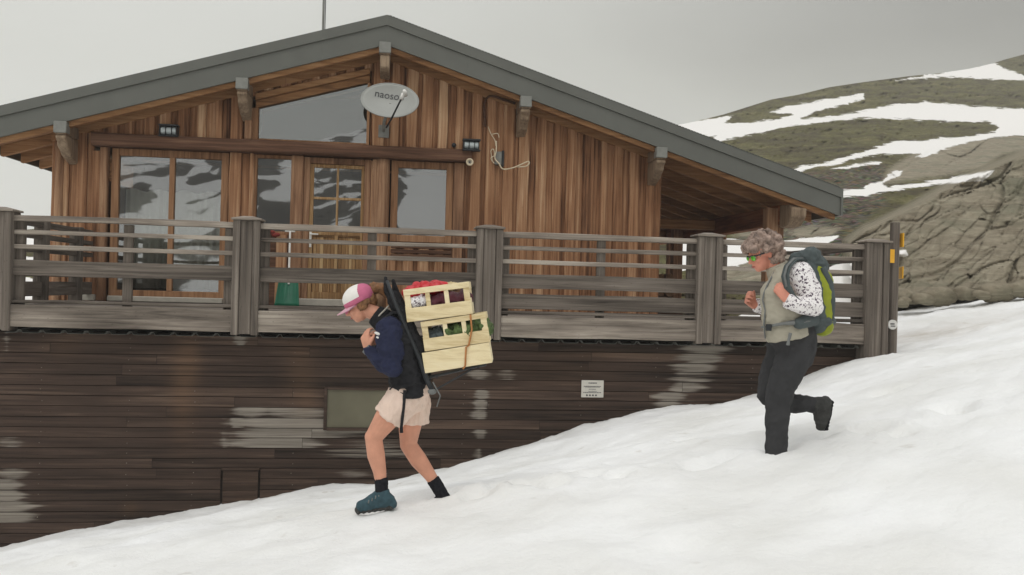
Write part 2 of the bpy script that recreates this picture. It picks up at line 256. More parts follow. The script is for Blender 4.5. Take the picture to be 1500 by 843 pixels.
# the slope opposite (only seen mirrored in the panes)
m, t, b = newmat('opposite_slope')
tc = N(t, 'ShaderNodeTexCoord'); mq = N(t, 'ShaderNodeMapping'); mq.inputs['Scale'].default_value = (1, .32, 1); t.links.new(tc.outputs['Object'], mq.inputs[0]); a1 = nse(0.085, 7, 0.48, 1.2, mq.outputs[0]); a2 = nse(1.2, 6)
r = ramp_of(t, [srgb(62, 57, 50), srgb(80, 74, 64), srgb(232, 230, 226)], [0.3, 0.465, 0.478]); t.links.new(a1.outputs[0], r.inputs[0]); t.links.new(r.outputs[0], b.inputs['Base Color']); b.inputs['Roughness'].default_value = 0.9
M['opposite'] = m

# ------------------------------------------------------------------ builders
class MB:
    def __init__(s): s.v = []; s.f = []; s.a = []; s.att = {}
    def add(s, vs, fs, bv=None):
        o = len(s.v); s.v += [tuple(q) for q in vs]; bv = random.random() if bv is None else bv
        for f in fs: s.f.append(tuple(i + o for i in f)); s.a.append(bv)
        return s
    def box(s, x0, x1, y0, y1, z0, z1, bv=None):
        vs = [(x0, y0, z0), (x1, y0, z0), (x1, y1, z0), (x0, y1, z0), (x0, y0, z1), (x1, y0, z1), (x1, y1, z1), (x0, y1, z1)]
        return s.add(vs, [(0, 3, 2, 1), (4, 5, 6, 7), (0, 1, 5, 4), (1, 2, 6, 5), (2, 3, 7, 6), (3, 0, 4, 7)], bv)
    def obox(s, c, ax, ay, az, bv=None):     # centre and three half-axis vectors
        c, ax, ay, az = Vector(c), Vector(ax), Vector(ay), Vector(az)
        vs = [c + i * ax + j * ay + k * az for k in (-1, 1) for i, j in ((-1, -1), (1, -1), (1, 1), (-1, 1))]
        return s.add(vs, [(0, 3, 2, 1), (4, 5, 6, 7), (0, 1, 5, 4), (1, 2, 6, 5), (2, 3, 7, 6), (3, 0, 4, 7)], bv)
    def prism(s, pts, y0, y1, bv=None):      # outline in XZ (counter-clockwise seen from -Y), run along Y
        n = len(pts); vs = [(x, y0, z) for x, z in pts] + [(x, y1, z) for x, z in pts]
        fs = [tuple(range(n)), tuple(range(2 * n - 1, n - 1, -1))] + [(i + n, (i + 1) % n + n, (i + 1) % n, i) for i in range(n)]
        return s.add(vs, fs, bv)
    def tube(s, pts, rad, n=8, cap=True, bv=None, sq=(1, 1)):
        pts = [Vector(p) for p in pts]; rad = rad if isinstance(rad, (list, tuple)) else [rad] * len(pts)
        vs = []; prev = None
        for i, p in enumerate(pts):
            d = (pts[min(i + 1, len(pts) - 1)] - pts[max(i - 1, 0)]).normalized()
            if prev is None:
                a = Vector((0, 0, 1)) if abs(d.z) < 0.9 else Vector((0, 1, 0)); x = d.cross(a).normalized()
            else: x = (prev - d * prev.dot(d)).normalized()
            prev = x; y = d.cross(x)
            for k in range(n):
                t_ = 2 * math.pi * k / n; vs.append(p + x * math.cos(t_) * rad[i] * sq[0] + y * math.sin(t_) * rad[i] * sq[1])
        fs = [(i * n + k, i * n + (k + 1) % n, (i + 1) * n + (k + 1) % n, (i + 1) * n + k) for i in range(len(pts) - 1) for k in range(n)]
        if cap: fs += [tuple(range(n - 1, -1, -1)), tuple(range((len(pts) - 1) * n, len(pts) * n))]
        return s.add(vs, fs, bv)
    def ell(s, c, r, rot=None, n=14, m=9, bv=None):
        c = Vector(c); vs = []; rot = rot or Matrix.Identity(3)
        vs.append(c + rot @ Vector((0, 0, r[2])))
        for i in range(1, m):
            ph = math.pi * i / m
            for k in range(n):
                t_ = 2 * math.pi * k / n
                vs.append(c + rot @ Vector((r[0] * math.sin(ph) * math.cos(t_), r[1] * math.sin(ph) * math.sin(t_), r[2] * math.cos(ph))))
        vs.append(c + rot @ Vector((0, 0, -r[2]))); L = len(vs) - 1
        fs = [(0, 1 + k, 1 + (k + 1) % n) for k in range(n)]
        fs += [(1 + i * n + k, 1 + (i + 1) * n + k, 1 + (i + 1) * n + (k + 1) % n, 1 + i * n + (k + 1) % n) for i in range(m - 2) for k in range(n)]
        fs += [(1 + (m - 2) * n + (k + 1) % n, 1 + (m - 2) * n + k, L) for k in range(n)]
        return s.add(vs, fs, bv)
    def build(s, name, mat, parent=None, origin=None, smooth=False, bev=0.0):
        o = Vector(origin) if origin is not None else (Vector(parent['org']) if parent and 'org' in parent else Vector((0, 0, 0)))
        me = D.meshes.new(name); me.from_pydata([tuple(Vector(q) - o) for q in s.v], [], s.f)
        at = me.attributes.new('bv', 'FLOAT', 'FACE'); at.data.foreach_set('value', s.a)
        for k, vals in s.att.items():
            q = me.attributes.new(k, 'FLOAT', 'POINT'); q.data.foreach_set('value', vals)
        if smooth: me.polygons.foreach_set('use_smooth', [True] * len(me.polygons))
        me.materials.append(mat); me.update()
        ob = D.objects.new(name, me); COL.objects.link(ob)
        if parent: ob.parent = parent
        elif origin is not None: ob.location = o
        if parent and 'org' in parent: ob['org'] = parent['org']
        if bev:
            bm_ = ob.modifiers.new('bevel', 'BEVEL'); bm_.width = bev; bm_.segments = 1; bm_.limit_method = 'ANGLE'
        return ob
def thing(name, label, cat, loc, group=None):
    o = D.objects.new(name, None); COL.objects.link(o); o.location = loc; o.empty_display_size = 0.2
    o['org'] = tuple(loc); o['label'] = label; o['category'] = cat
    if group: o['group'] = group
    return o
def tag(o, label, cat, group=None):
    o['label'] = label; o['category'] = cat
    if group: o['group'] = group
    return o
def struct(o): o['kind'] = 'structure'; return o
def lerp(a, b, t): return a + (b - a) * t
def pl(x, tab):
    if x <= tab[0][0]:
        (a, b), (c, d) = tab[0], tab[1]; return b + (x - a) * (d - b) / (c - a)
    for (a, b), (c, d) in zip(tab, tab[1:]):
        if x <= c: return b + (x - a) * (d - b) / (c - a)
    (a, b), (c, d) = tab[-2], tab[-1]; return d + (x - c) * (d - b) / (c - a)
def sstep(a, b, x):
    t_ = min(1, max(0, (x - a) / (b - a) if b != a else 0)); return t_ * t_ * (3 - 2 * t_)
def fbm(p, o=4): return noise.fractal(p, 1.0, 2.0, o)

# ------------------------------------------------------------------ snow ground
footline = [(-60, 848), (200, 802), (545, 741), (650, 731), (800, 708), (1000, 680), (1137, 658), (1215, 640), (1350, 606), (1500, 568)]
ftab = [(PD(x, y, 6.0).x, PD(x, y, 6.0).z) for x, y in footline]
sil = [(-60, 815), (0, 805), (60, 788), (150, 768), (240, 757), (365, 735), (455, 716), (545, 712), (640, 690), (760, 655), (860, 622), (930, 606), (1000, 598), (1055, 592), (1110, 575), (1200, 545), (1245, 529), (1280, 529), (1313, 520), (1400, 499), (1500, 468)]
wtab = [(P(x, y, 10.1).x, P(x, y, 10.1).z) for x, y in sil]
btab = [(P(x, y, 15.6).x, P(x, y, 15.6).z) for x, y in [(1200, 462), (1313, 457), (1400, 446), (1500, 431), (1700, 400)]]
def soft(x, tab): return (pl(x - .25, tab) + 2 * pl(x, tab) + pl(x + .25, tab)) / 4
HOLES = []
def snow_z(x, y):
    d = x * FW.x + y * FW.y
    xx = max(-14, min(14, x))
    zf = soft(xx, ftab); zw = soft(xx, wtab)
    if d <= 6: z = zf + 0.035 * (d - 6) if d > 0 else zf - 0.21 + 0.004 * d
    elif y <= 10.1:
        s = (d - 6) / max(0.5, (d - y * FW.y) + 10.1 * FW.y - 6); z = lerp(zf, zw, s)
    else:
        s = min(1.0, (y - 10.1) / 5.5); zb = pl(max(xx, 3.0), btab)
        right = sstep(5.4, 6.3, x)
        zz = lerp(zw, zb, s) - 0.34 * math.sin(math.pi * s) ** 1.0 * (1 - s) 
        if y > 15.6: zz = zb - 0.10 * (y - 15.6)
        z = lerp(zw - 0.12 * (y - 10.1), zz, right)
    if x > 14: z += 0.05 * (x - 14) 
    if x < -14: z -= 0.02 * (-14 - x)
    p = Vector((x, y, 0))
    if abs(x) < 30 and -10 < y < 30:
        z += 0.05 * fbm(p * 0.8, 3) + 0.030 * fbm(p * 2.0 + Vector((9, 4, 0)), 4) + 0.014 * fbm(p * 7, 3)
    for hx, hy, r, dep in HOLES:
        q = math.hypot(x - hx, y - hy) / r
        if q < 2.2: z -= dep * math.exp(-q * q * 1.6) - 0.25 * dep * math.exp(-(q - 1.3) ** 2 * 6)
    return max(z, -9)
for px, py, d in [(1140, 655, 6.0), (1212, 640, 6.2), (1060, 660, 6.1), (1250, 628, 6.1), (1320, 615, 5.8), (900, 700, 6.0), (770, 720, 6.1), (652, 731, 6.12), (1400, 585, 6.0), (1000, 640, 7.2), (1300, 560, 7.6), (840, 690, 6.6), (548, 741, 6.0), (700, 728, 6.0), (735, 716, 6.15), (810, 706, 6.0), (860, 704, 6.15), (955, 690, 6.15), (1025, 674, 6.0), (1090, 668, 6.15), (1280, 622, 6.0), (1390, 592, 6.15)]:
    q = PD(px, py, d); HOLES.append((q.x, q.y, random.uniform(.10, .16), random.uniform(.06, .10)))
def axis_pts(a, b, step, far):
    pts = []; x = a
    while x <= b: pts.append(x); x += step
    s = step
    lo = a; hi = pts[-1]; L = []; H = []
    while lo > -far: s *= 1.25; lo -= s; L.append(lo)
    s = step
    while hi < far: s *= 1.25; hi += s; H.append(hi)
    return L[::-1] + pts + H
xs = axis_pts(-5.6, 9.6, 0.055, 420); ys = axis_pts(2.6, 16.5, 0.06, 420)
mb = MB(); nx, ny = len(xs), len(ys)
vs_ = [(x, y, snow_z(x, y)) for y in ys for x in xs]
mb.add(vs_, [(j * nx + i, j * nx + i + 1, (j + 1) * nx + i + 1, (j + 1) * nx + i) for j in range(ny - 1) for i in range(nx - 1)], 0.5)
tr_c = P(1368, 497, 11.6)
mb.att['dirt'] = [1.5 * math.exp(-(((x - tr_c.x) / .75) ** 2 + ((y - 11.6) / .8) ** 2)) + 0.5 * math.exp(-((y - 12) / 1.2) ** 2) * sstep(5.8, 6.4, x) for x, y, z in vs_]
struct(mb.build('snow_field', M['snow'], smooth=True))

# ------------------------------------------------------------------ hillside behind (thawing slope, snow strips, rock)
C7 = lambda pts: [(960 + x / 2.107, 60 + y / 2.107) for x, y in pts]
screepolys = [[(1150, 322), (1235, 268), (1262, 252), (1300, 240), (1300, 300), (1240, 350), (1235, 420), (1060, 420), (1060, 350), (1120, 338)], [(1160, 255), (1230, 245), (1290, 235), (1300, 262), (1230, 286), (1215, 272)], [(1313, 449), (1313, 438), (1400, 425), (1520, 410), (1520, 440), (1400, 450)]]
snowpolys = [
 C7([(20, 262), (120, 248), (200, 236), (240, 231), (215, 256), (300, 252), (350, 245), (405, 235), (425, 224), (345, 222), (360, 216), (450, 194), (560, 175), (640, 164), (645, 180), (560, 203), (490, 222), (450, 240), (560, 232), (640, 216), (760, 193), (860, 189), (960, 200), (1060, 207), (1300, 215), (1300, 300), (1138, 291), (1040, 300), (940, 322), (870, 343), (830, 360), (795, 362), (820, 348), (740, 350), (690, 352), (650, 356), (600, 368), (560, 384), (500, 390), (440, 408), (405, 398), (440, 391), (540, 373), (640, 342), (740, 311), (840, 306), (940, 296), (1050, 281), (1056, 262), (1020, 252), (900, 248), (760, 242), (640, 239), (560, 245), (420, 263), (300, 289), (200, 312), (160, 312), (190, 295), (120, 292), (20, 300)]),
 C7([(540, 394), (620, 380), (705, 369), (690, 382), (600, 394)]),
 C7([(560, 462), (640, 455), (660, 440), (700, 432), (725, 407), (768, 397), (750, 418), (702, 442), (720, 450), (800, 440), (900, 424), (1048, 399), (1010, 433), (900, 441), (800, 452), (720, 464), (650, 480), (560, 480)]),
 C7([(740, 124), (850, 104), (960, 84), (1045, 66), (1075, 84), (1140, 108), (1300, 112), (1300, 128), (1040, 119), (900, 112), (800, 119)]),
 [(1000, 352), (1060, 349), (1100, 356), (1150, 353), (1180, 350), (1230, 345), (1210, 361), (1180, 372), (1120, 378), (1080, 390), (990, 398)],
 [(1188, 402), (1225, 388), (1275, 378), (1275, 440), (1240, 460), (1180, 460), (1170, 430)],
 [(1312, 366), (1328, 365), (1332, 376), (1314, 379)],
 [(15, 374), (60, 378), (80, 384), (40, 392), (10, 390)], [(-60, 352), (80, 344), (80, 362), (-60, 366)], [(-60, 412), (30, 405), (90, 415), (60, 440), (-60, 450)],
 [(1060, 470), (1100, 455), (1130, 462), (1130, 490), (1060, 490)],
]
rockpolys = [
 [(1236, 352), (1262, 332), (1292, 318), (1330, 300), (1372, 276), (1400, 262), (1450, 240), (1520, 210), (1800, 150), (1800, 425), (1500, 425), (1420, 433), (1360, 442), (1313, 449), (1262, 446), (1236, 410)],
 [(1292, 270), (1300, 250), (1338, 224), (1400, 208), (1470, 198), (1560, 190), (1560, 216), (1470, 226), (1440, 246), (1380, 258)],
 [(1058, 420), (1062, 392), (1096, 380), (1150, 378), (1180, 385), (1190, 420), (1120, 436)],
 [(1075, 345), (1090, 338), (1140, 334), (1148, 345), (1110, 352)], [(1150, 340), (1190, 330), (1230, 335), (1220, 344), (1170, 350)],
]
def sdist(x, y, poly):
    ins = False; best = 1e9; n = len(poly); x1, y1 = poly[-1]
    for x2, y2 in poly:
        if (y1 > y) != (y2 > y) and x < (x2 - x1) * (y - y1) / (y2 - y1) + x1: ins = not ins
        dx, dy = x2 - x1, y2 - y1; L = dx * dx + dy * dy
        t_ = 0 if L == 0 else max(0, min(1, ((x - x1) * dx + (y - y1) * dy) / L))
        q = (x - x1 - t_ * dx) ** 2 + (y - y1 - t_ * dy) ** 2
        if q < best: best = q
        x1, y1 = x2, y2
    best = math.sqrt(best)
    return best if ins else -best
bbs = lambda polys: [(min(p[0] for p in q) - 40, max(p[0] for p in q) + 40, min(p[1] for p in q) - 40, max(p[1] for p in q) + 40, q) for q in polys]
SB, RB, CB = bbs(snowpolys), bbs(rockpolys), bbs(screepolys)
def sdm(x, y, B): return max([-40] + [sdist(x, y, q) for a, b_, c, d_, q in B if a < x < b_ and c < y < d_])
skyl = [(-900, 352), (-100, 346), (77, 334), (300, 300), (600, 250), (800, 212), (930, 192), (985, 185), (1010, 180), (1060, 168), (1130, 146), (1170, 139), (1215, 128), (1262, 121), (1300, 116), (1330, 112), (1380, 107), (1420, 101), (1455, 93), (1470, 88), (1500, 80), (1600, 55), (1900, 10), (2600, -60)]
dbot = [(-900, 30), (1000, 27), (1150, 22), (1230, 17.5), (1300, 16.3), (1500, 16.0), (2600, 16)]
def hill_d(px, py):
    db = pl(px, dbot); t_ = (470 - py) / 370.0
    return db + 16 * t_ + 125 * max(0, t_) ** 2.1
def slab(px, py):
    tot = 0
    for lev, amp, fr in ((0, 1.0, .85), (1, .34, 2.4)):
        a = (px * .77 - py * .64) * .0085 * fr; b_ = (px * .64 + py * .77) * .024 * fr
        w_ = noise.noise_vector(Vector((px, py, lev * 9)) * .016 * fr) * .38
        p = Vector((a, b_, lev * 4.4)) + Vector((w_.x, w_.y, 0)); ds, ps = noise.voronoi(p)
        h = noise.cell_vector(ps[0] * 13.7); dl = p - ps[0]
        tot += amp * ((h.x - .5) * .75 + dl.x * (h.y - .5) * .9 + dl.y * (.25 + (h.z - .5) * 1.1) + .26 * (1 - sstep(0, .14, ds[1] - ds[0])))
    return tot * .62 + .10 * fbm(Vector((px, py, 0)) * .05, 5)
cols_ = [-900, -500, -250] + [-150 + 12 * i for i in range(22)] + [140 + 40 * i for i in range(20)] + [940 + 1.7 * i for i in range(341)] + [1525, 1560, 1600, 1680, 1800, 2000, 2300, 2600]
NR = 230
mb = MB(); V = []; SN = []; RK = []; SCR = []
for px in cols_:
    ys0 = pl(px, skyl); fine = 900 < px < 1530
    for j in range(NR + 8):
        if j < NR:
            t_ = j / (NR - 1); py = lerp(472, ys0, t_)
            d = hill_d(px, py); sd = sdm(px, py, SB) if (fine or px < 140) else 30 * fbm(Vector((px * .004, py * .02, 5)), 3) - 2; rk = sdm(px, py, RB) if fine else -40
            r1 = sdist(px, py, rockpolys[0]) if px > 1180 else -40
            w = sstep(-3, 9, r1)
            dr = 15.6 + (446 - py) * 0.032 + max(0, 1300 - px) * 0.01
            d = lerp(d, min(d, dr), w)
            p0 = PD(px, py, d)
            rough = 0.10 * fbm(p0 * 0.35, 4) * min(1, d / 30)
            d += rough * 8 * (1 - w) * 0.35
            if rk > -4:
                k = sstep(-4, 14, rk)
                d += k * slab(px, py) * (d / 17)
            if fine and rk <= 0 and sd < 3:
                cq = sstep(-6, 10, sdm(px, py, CB)) * (1 - w); bq = Vector((px * .055, py * .13, 2)); dv = noise.voronoi(bq)[0]
                d += (d / 30) * (cq * (.9 * dv[0] + .9 * fbm(bq * .5, 3) - .3) + (1 - cq) * (.55 * fbm(Vector((px * .03, py * .10, 7)), 4) + .22 * fbm(Vector((px * .16, py * .4, 3)), 2))) * sstep(3, -4, sd)
            if sd > 0: d -= 0.25 * sstep(0, 6, sd)
            V.append(PD(px, py, d)); SN.append(sd); RK.append(rk); SCR.append(sstep(-6, 10, sdm(px, py, CB)) if fine else 0)
        else:
            k = j - NR + 1; p0 = V[-1]; h = Vector((p0.x, p0.y, 0)).normalized()
            V.append(p0 + h * (4.0 * k) - UP * (0.8 * k)); SN.append(8); RK.append(-40); SCR.append(0)
R_ = NR + 8; nc = len(cols_)
mb.add(V, [(i * R_ + j, (i + 1) * R_ + j, (i + 1) * R_ + j + 1, i * R_ + j + 1) for i in range(nc - 1) for j in range(R_ - 1)], 0.5)
mb.att['snow'] = SN; mb.att['rock'] = RK; mb.att['scree'] = SCR
struct(mb.build('hillside', M['hill'], smooth=True))
# loose rocks at the foot of the outcrop are built further down

# the slope across the valley, behind the photographer, which the panes mirror
mb = MB(); gx = [-190 + 5 * i for i in range(77)]; gy = [-22 - 4.5 * i for i in range(46)]
V = []
for y in gy:
    for x in gx:
        s = min(1, (-22 - y) / 95); ridge = 20.6 + 0.02 * x + 5.0 * math.exp(-((x + 1) / 11) ** 2) + 1.3 * fbm(Vector((x * .04, 3, 0)), 4)
        z = -2.6 + (ridge + 2.6) * s ** 1.25 + (1.6 * fbm(Vector((x, y, 0)) * 0.05, 5)) * s
        if y < -117: z -= 0.25 * (-117 - y)
        V.append((x, y, max(z, -8)))
mb.add(V, [((j + 1) * 77 + i, (j + 1) * 77 + i + 1, j * 77 + i + 1, j * 77 + i) for j in range(45) for i in range(76)], 0.5)
struct(mb.build('mountain_slope', M['opposite'], smooth=True))

# ------------------------------------------------------------------ chalet
YW = 13.0; XR = -0.23; ZR = 3.73; XL_, XR_ = -5.62, 6.52; ML, MR = 0.305, 0.3155
def roof(x): return ZR - (ML * (XR - x) if x < XR else MR * (x - XR))
DECK = -0.34
ch = thing('chalet', 'timber mountain hut with grey metal gable roof and larch cladding behind the terrace', 'hut', (0, 13, DECK))
# openings in the front wall: (x0, x1, z0, z1)
def X(px, py=300): return P(px, py, YW).x
def Z(px, py): return P(px, py, YW).z
OPEN = [(-4.02, -2.38, -0.36, 1.80), (-2.06, -1.47, 0.66, 1.80), (-1.42, -0.40, -0.36, 1.80), (-0.14, 0.80, 0.60, 1.80)]
GX0, GX1 = -2.10, -0.44
def gz(x): return 2.47 + (x + 2.0) * 0.288        # sloping head of the gable window
WX0, WX1 = -4.77, 3.92
def spans(xa, xb, z0):
    xm = (xa + xb) / 2; top = roof(xm) - 0.40; segs = [(z0, top)]
    holes = [(o[2], o[3]) for o in OPEN if o[0] - .001 <= xm <= o[1] + .001]
    if -4.215 < xm < 1.035: holes.append((1.80, 1.985))
    if GX0 < xm < GX1: holes.append((1.98, gz(xm) + 0.16))
    for a, b_ in holes:
        nx_ = []
        for s0, s1 in segs:
            if b_ <= s0 or a >= s1: nx_.append((s0, s1)); continue
            if a - s0 > .03: nx_.append((s0, a))
            if s1 - b_ > .03: nx_.append((b_, s1))
        segs = nx_
    return segs
edges = sorted({WX0, WX1, GX0, GX1, *[o[0] for o in OPEN], *[o[1] for o in OPEN], -4.215, 1.035})
bounds = []
for a, b_ in zip(edges, edges[1:]):
    n = max(1, round((b_ - a) / 0.12)); xs_ = [a + (b_ - a) * i / n for i in range(n + 1)]
    xs_ = [x if i in (0, n) else x + random.uniform(-.028, .028) for i, x in enumerate(xs_)]
    bounds += list(zip(xs_, xs_[1:]))
mb = MB(); bt = MB()
def plank(m_, xa, xb, z0, z1, y, th, wav, bv, ch_=.012):
    n = max(2, int((z1 - z0) / 0.12)); ph = random.uniform(0, 90); vs = []
    for k in range(n + 1):
        z = lerp(z0, z1, k / n)
        a = xa + wav * noise.noise((ph, z * 1.9, 0)); b_ = xb + wav * noise.noise((ph + 20, z * 1.9, 0)); yy = y + 0.25 * wav * noise.noise((ph + 40, z * 2.2, 0))
        c = (b_ - a)
        vs += [(a, y + th, z), (a, yy + ch_, z), (a + ch_, yy, z), ((a + b_) / 2, yy - c * 0.035, z), (b_ - ch_, yy, z), (b_, yy + ch_, z), (b_, y + th, z)]
    q = 7; fs = [(k * q + i, k * q + i + 1, (k + 1) * q + i + 1, (k + 1) * q + i) for k in range(n) for i in range(q - 1)]
    fs += [tuple(range(q - 1, -1, -1)), tuple(range(n * q, n * q + q))]
    m_.add(vs, fs, bv)
for i, (xa, xb) in enumerate(bounds):
    for s0, s1 in spans(xa, xb, -0.5):
        up = i % 2
        bv = min(1, max(0, random.gauss(0.32 if not up else 0.62, 0.17)))  # recessed boards toned darker: shade of the grooves put into their colour
        if up: plank(bt, xa - .008, xb + .008, s0, s1 - random.choice((0, 0, .03, .06)), YW - .058, .07, .014, bv)
        else: plank(mb, xa, xb, s0, s1, YW - .012, .04, .004, bv)
mb.v += []; mb.build('wall_board', M['clad'], ch); bt.build('cover_board', M['clad'], ch)
# waney log posts in the front: left corner, beside the big window, door, right window
lp = MB()
for px, z0, z1, w in [(88, -.5, 1.85, .10), (541 + 18, -.34, 1.80, .15)]:
    x = X(px)
    lp = MB(); lp.tube([(x + .01 * noise.noise((px, k * .3, 0)), YW - .05, lerp(z0, z1, k / 12)) for k in range(13)], [w * .62 + .012 * noise.noise((px, k * .7, 4)) for k in range(13)], 10, bv=.7); lp.build('log_post', M['trimZ'], ch, smooth=True)
for x, w, z0, z1 in [(-0.335, .055, -.34, 1.80), (-1.445, .085, -.34, 1.80), (.86, .075, -.34, 1.80), (-2.14, .05, 1.99, 2.45), (-4.07, .05, -.34, 1.8)]:
    lp = MB(); lp.box(x - w, x + w, YW - .085, YW + .05, z0, z1 - .002, bv=random.uniform(.4, .8)); lp.build('post', M['trimZ'], ch, bev=.012)
# lintel beam
bm_ = MB(); n = 26; vs = []
for k in range(n + 1):
    x = lerp(-4.21, 1.03, k / n); j = .012 * noise.noise((x * 1.4, 2, 0)); l = .01 * noise.noise((x * 1.8, 9, 0))
    vs += [(x, YW + .03, 1.803 + j), (x, YW - .17, 1.803 + j), (x, YW - .19, 1.825 + j), (x, YW - .19, 1.955 + l), (x, YW - .17, 1.978 + l), (x, YW + .03, 1.978 + l)]
bm_.add(vs, [(k * 6 + i, (k + 1) * 6 + i, (k + 1) * 6 + (i + 1) % 6, k * 6 + (i + 1) % 6) for k in range(n) for i in range(6)] + [(0, 1, 2, 3, 4, 5), tuple(n * 6 + i for i in (5, 4, 3, 2, 1, 0))], .5)
bm_.build('lintel_beam', M['beam'], ch)
# sloping boards over the gable window and verge trim along the roof
tb = MB()
def slopeboard(x0, x1, fz, h, y0, y1, bv): tb.prism([(x0, fz(x0)), (x1, fz(x1)), (x1, fz(x1) + h), (x0, fz(x0) + h)], y0, y1, bv)
slopeboard(GX0 + .05, GX1 - .02, lambda x: gz(x) + .10, .085, YW - .10, YW - .02, .8)
slopeboard(GX0 + .05, GX1 - .02, lambda x: gz(x) - .01, .105, YW - .05, YW + .01, .35)
slopeboard(WX0, XR, lambda x: roof(x) - .50, .20, YW - .065, YW - .01, .6); slopeboard(XR, WX1, lambda x: roof(x) - .50, .20, YW - .065, YW - .01, .55)
tb.build('verge_board', M['trimX'], ch, bev=.006)
# side and back walls, floor, foundation, dark rooms behind the panes
wl = MB(); wl.box(WX0, WX0 + .12, YW + .06, 20.4, -.5, 1.55, .3); wl.box(WX1 - .12, WX1, YW + .06, 20.4, -.5, roof(3.9) - .3, .3)
wl.prism([(WX0 + .12, -.5), (WX1 - .12, -.5), (WX1 - .12, roof(3.8) - .3), (XR, ZR - .3), (WX0 + .12, roof(-4.65) - .3)], 20.28, 20.4, .3)
wl.build('side_wall', M['clad'], ch)
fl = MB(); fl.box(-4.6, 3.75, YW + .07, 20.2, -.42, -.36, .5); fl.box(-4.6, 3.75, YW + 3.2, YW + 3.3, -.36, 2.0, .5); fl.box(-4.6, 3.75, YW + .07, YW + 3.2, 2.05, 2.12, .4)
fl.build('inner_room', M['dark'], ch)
fo = MB(); fo.box(WX0 + .05, WX1 - .05, YW + .1, 20.2, -3.2, -.46); fo.build('foundation', M['dark'], ch)
# pieces of joinery: windows and door
def window(x0, x1, z0, z1, cuts, fw=.075, rail=.06, bottom=None):
    f = MB(); y0, y1 = YW - .02, YW + .06
    f.box(x0, x0 + fw, y0, y1, z0, z1, .5); f.box(x1 - fw, x1, y0, y1, z0, z1, .6); f.box(x0 + fw, x1 - fw, y0 + .002, y1, z1 - fw, z1, .3); f.box(x0 + fw, x1 - fw, y0 + .002, y1, z0, z0 + rail, .5)
    for c in cuts: f.box(c - .035, c + .035, y0 - .004, y1, z0 + rail, z1 - fw, .75)
    if bottom: f.box(x0 + fw, x1 - fw, y0 + .012, y1 - .01, z0 + rail, bottom, .2)
    fr = f.build('window', M['frame'], ch, bev=.006)
    pn = MB(); zs = (bottom or z0 + rail)
    pn.box(x0 + fw + .001, x1 - fw - .001, YW + .022, YW + .026, zs, z1 - fw - .001); g_ = pn.build('pane', M['glass'], fr)
    return fr
window(-3.98, -2.40, -.30, 1.795, [-3.17], .10, .12)
window(-2.06, -1.47, .66, 1.795, [], .05, .05)
window(-0.12, 0.78, .62, 1.795, [], .10, .10)
# stacked sill boards under the right-hand window
sb = MB()
for k in range(3): sb.box(-.10, .78, YW - .07 - .012 * k, YW - .01, .58 - .07 * k - .055, .58 - .07 * k, .3 + .1 * k)
sb.build('window_sill', M['beam'], ch, bev=.006)
# boarded panel below the narrow window
pb = MB()
for k in range(5): pb.box(-2.05 + .115 * k, -2.05 + .115 * k + .11, YW - .03, YW + .02, -.34, .655, .15 + .08 * k)
pb.build('lower_panel', M['beam'], ch, bev=.006)
# gable window
gwi = MB(); x0, x1 = GX0 + .09, GX1 - .05
gwi.box(GX0 + .001, x0, YW - .03, YW + .05, 1.99, gz(x0) - .012, .35); gwi.box(x1, x1 + .04, YW - .06, YW + .05, 1.99, gz(x1) - .012, .9); gwi.box(x0, x1, YW - .03, YW + .05, 1.988, 2.022, .3)
gwf = gwi.build('window', M['frame'], ch, bev=.005)
pn = MB(); pn.prism([(x0, 2.022), (x1, 2.022), (x1, gz(x1) - .012), (x0, gz(x0) - .012)], YW + .02, YW + .024); pn.build('pane', M['glass'], gwf)
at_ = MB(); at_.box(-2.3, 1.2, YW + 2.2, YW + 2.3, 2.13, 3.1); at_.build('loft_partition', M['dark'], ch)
# door with four lights and boarded lower half
df = MB(); df.box(-1.36, -1.27, YW - .03, YW + .06, -.32, 1.79, .55); df.box(-.50, -.41, YW - .03, YW + .06, -.32, 1.79, .6); df.box(-1.27, -.50, YW - .028, YW + .06, 1.70, 1.79, .25)
dfo = df.build('door_frame', M['trimZ'], ch, bev=.008)
dm_ = MB(); ya, yb = YW - .012, YW + .035
for a, b_ in [(-1.268, -1.215), (-.545, -.502)]: dm_.box(a, b_, ya, yb, -.29, 1.695, .55)
dm_.box(-1.215, -.545, ya + .002, yb, 1.645, 1.695, .5); dm_.box(-1.215, -.545, ya + .002, yb, .68, .80, .5); dm_.box(-1.215, -.545, ya + .002, yb, -.29, -.14, .45)
dm_.box(-.895, -.865, ya - .002, yb - .01, .80, 1.645, .75); dm_.box(-1.215, -.895, ya - .002, yb - .01, 1.19, 1.225, .75); dm_.box(-.865, -.545, ya - .002, yb - .01, 1.19, 1.225, .75)
dm_.box(-.905, -.855, ya, yb, -.14, .68, .7)
for k in range(6):
    for s0 in (-1.21, -.85):
        w = .305 / 6; dm_.box(s0 + w * k + .001, s0 + w * (k + 1) - .002, ya + .018 + .004 * (k % 2), yb - .005, -.14, .655, random.uniform(.3, 1))
for s0 in (-1.215, -.855): dm_.box(s0, s0 + .31, ya + .008, yb, .655, .68, .0)
dr = dm_.build('door', M['door'], ch, bev=.004)
pn = MB(); pn.box(-1.214, -.546, YW + .012, YW + .016, .80, 1.645); pn.build('pane', M['glass'], dr)
hd = MB(); hd.box(-1.258, -1.228, ya - .012, ya, .50, .72); hd.tube([(-1.243, ya - .01, .685), (-1.243, ya - .05, .685), (-1.13, ya - .055, .685)], .011, 8); hd.build('handle', M['white'], dr)
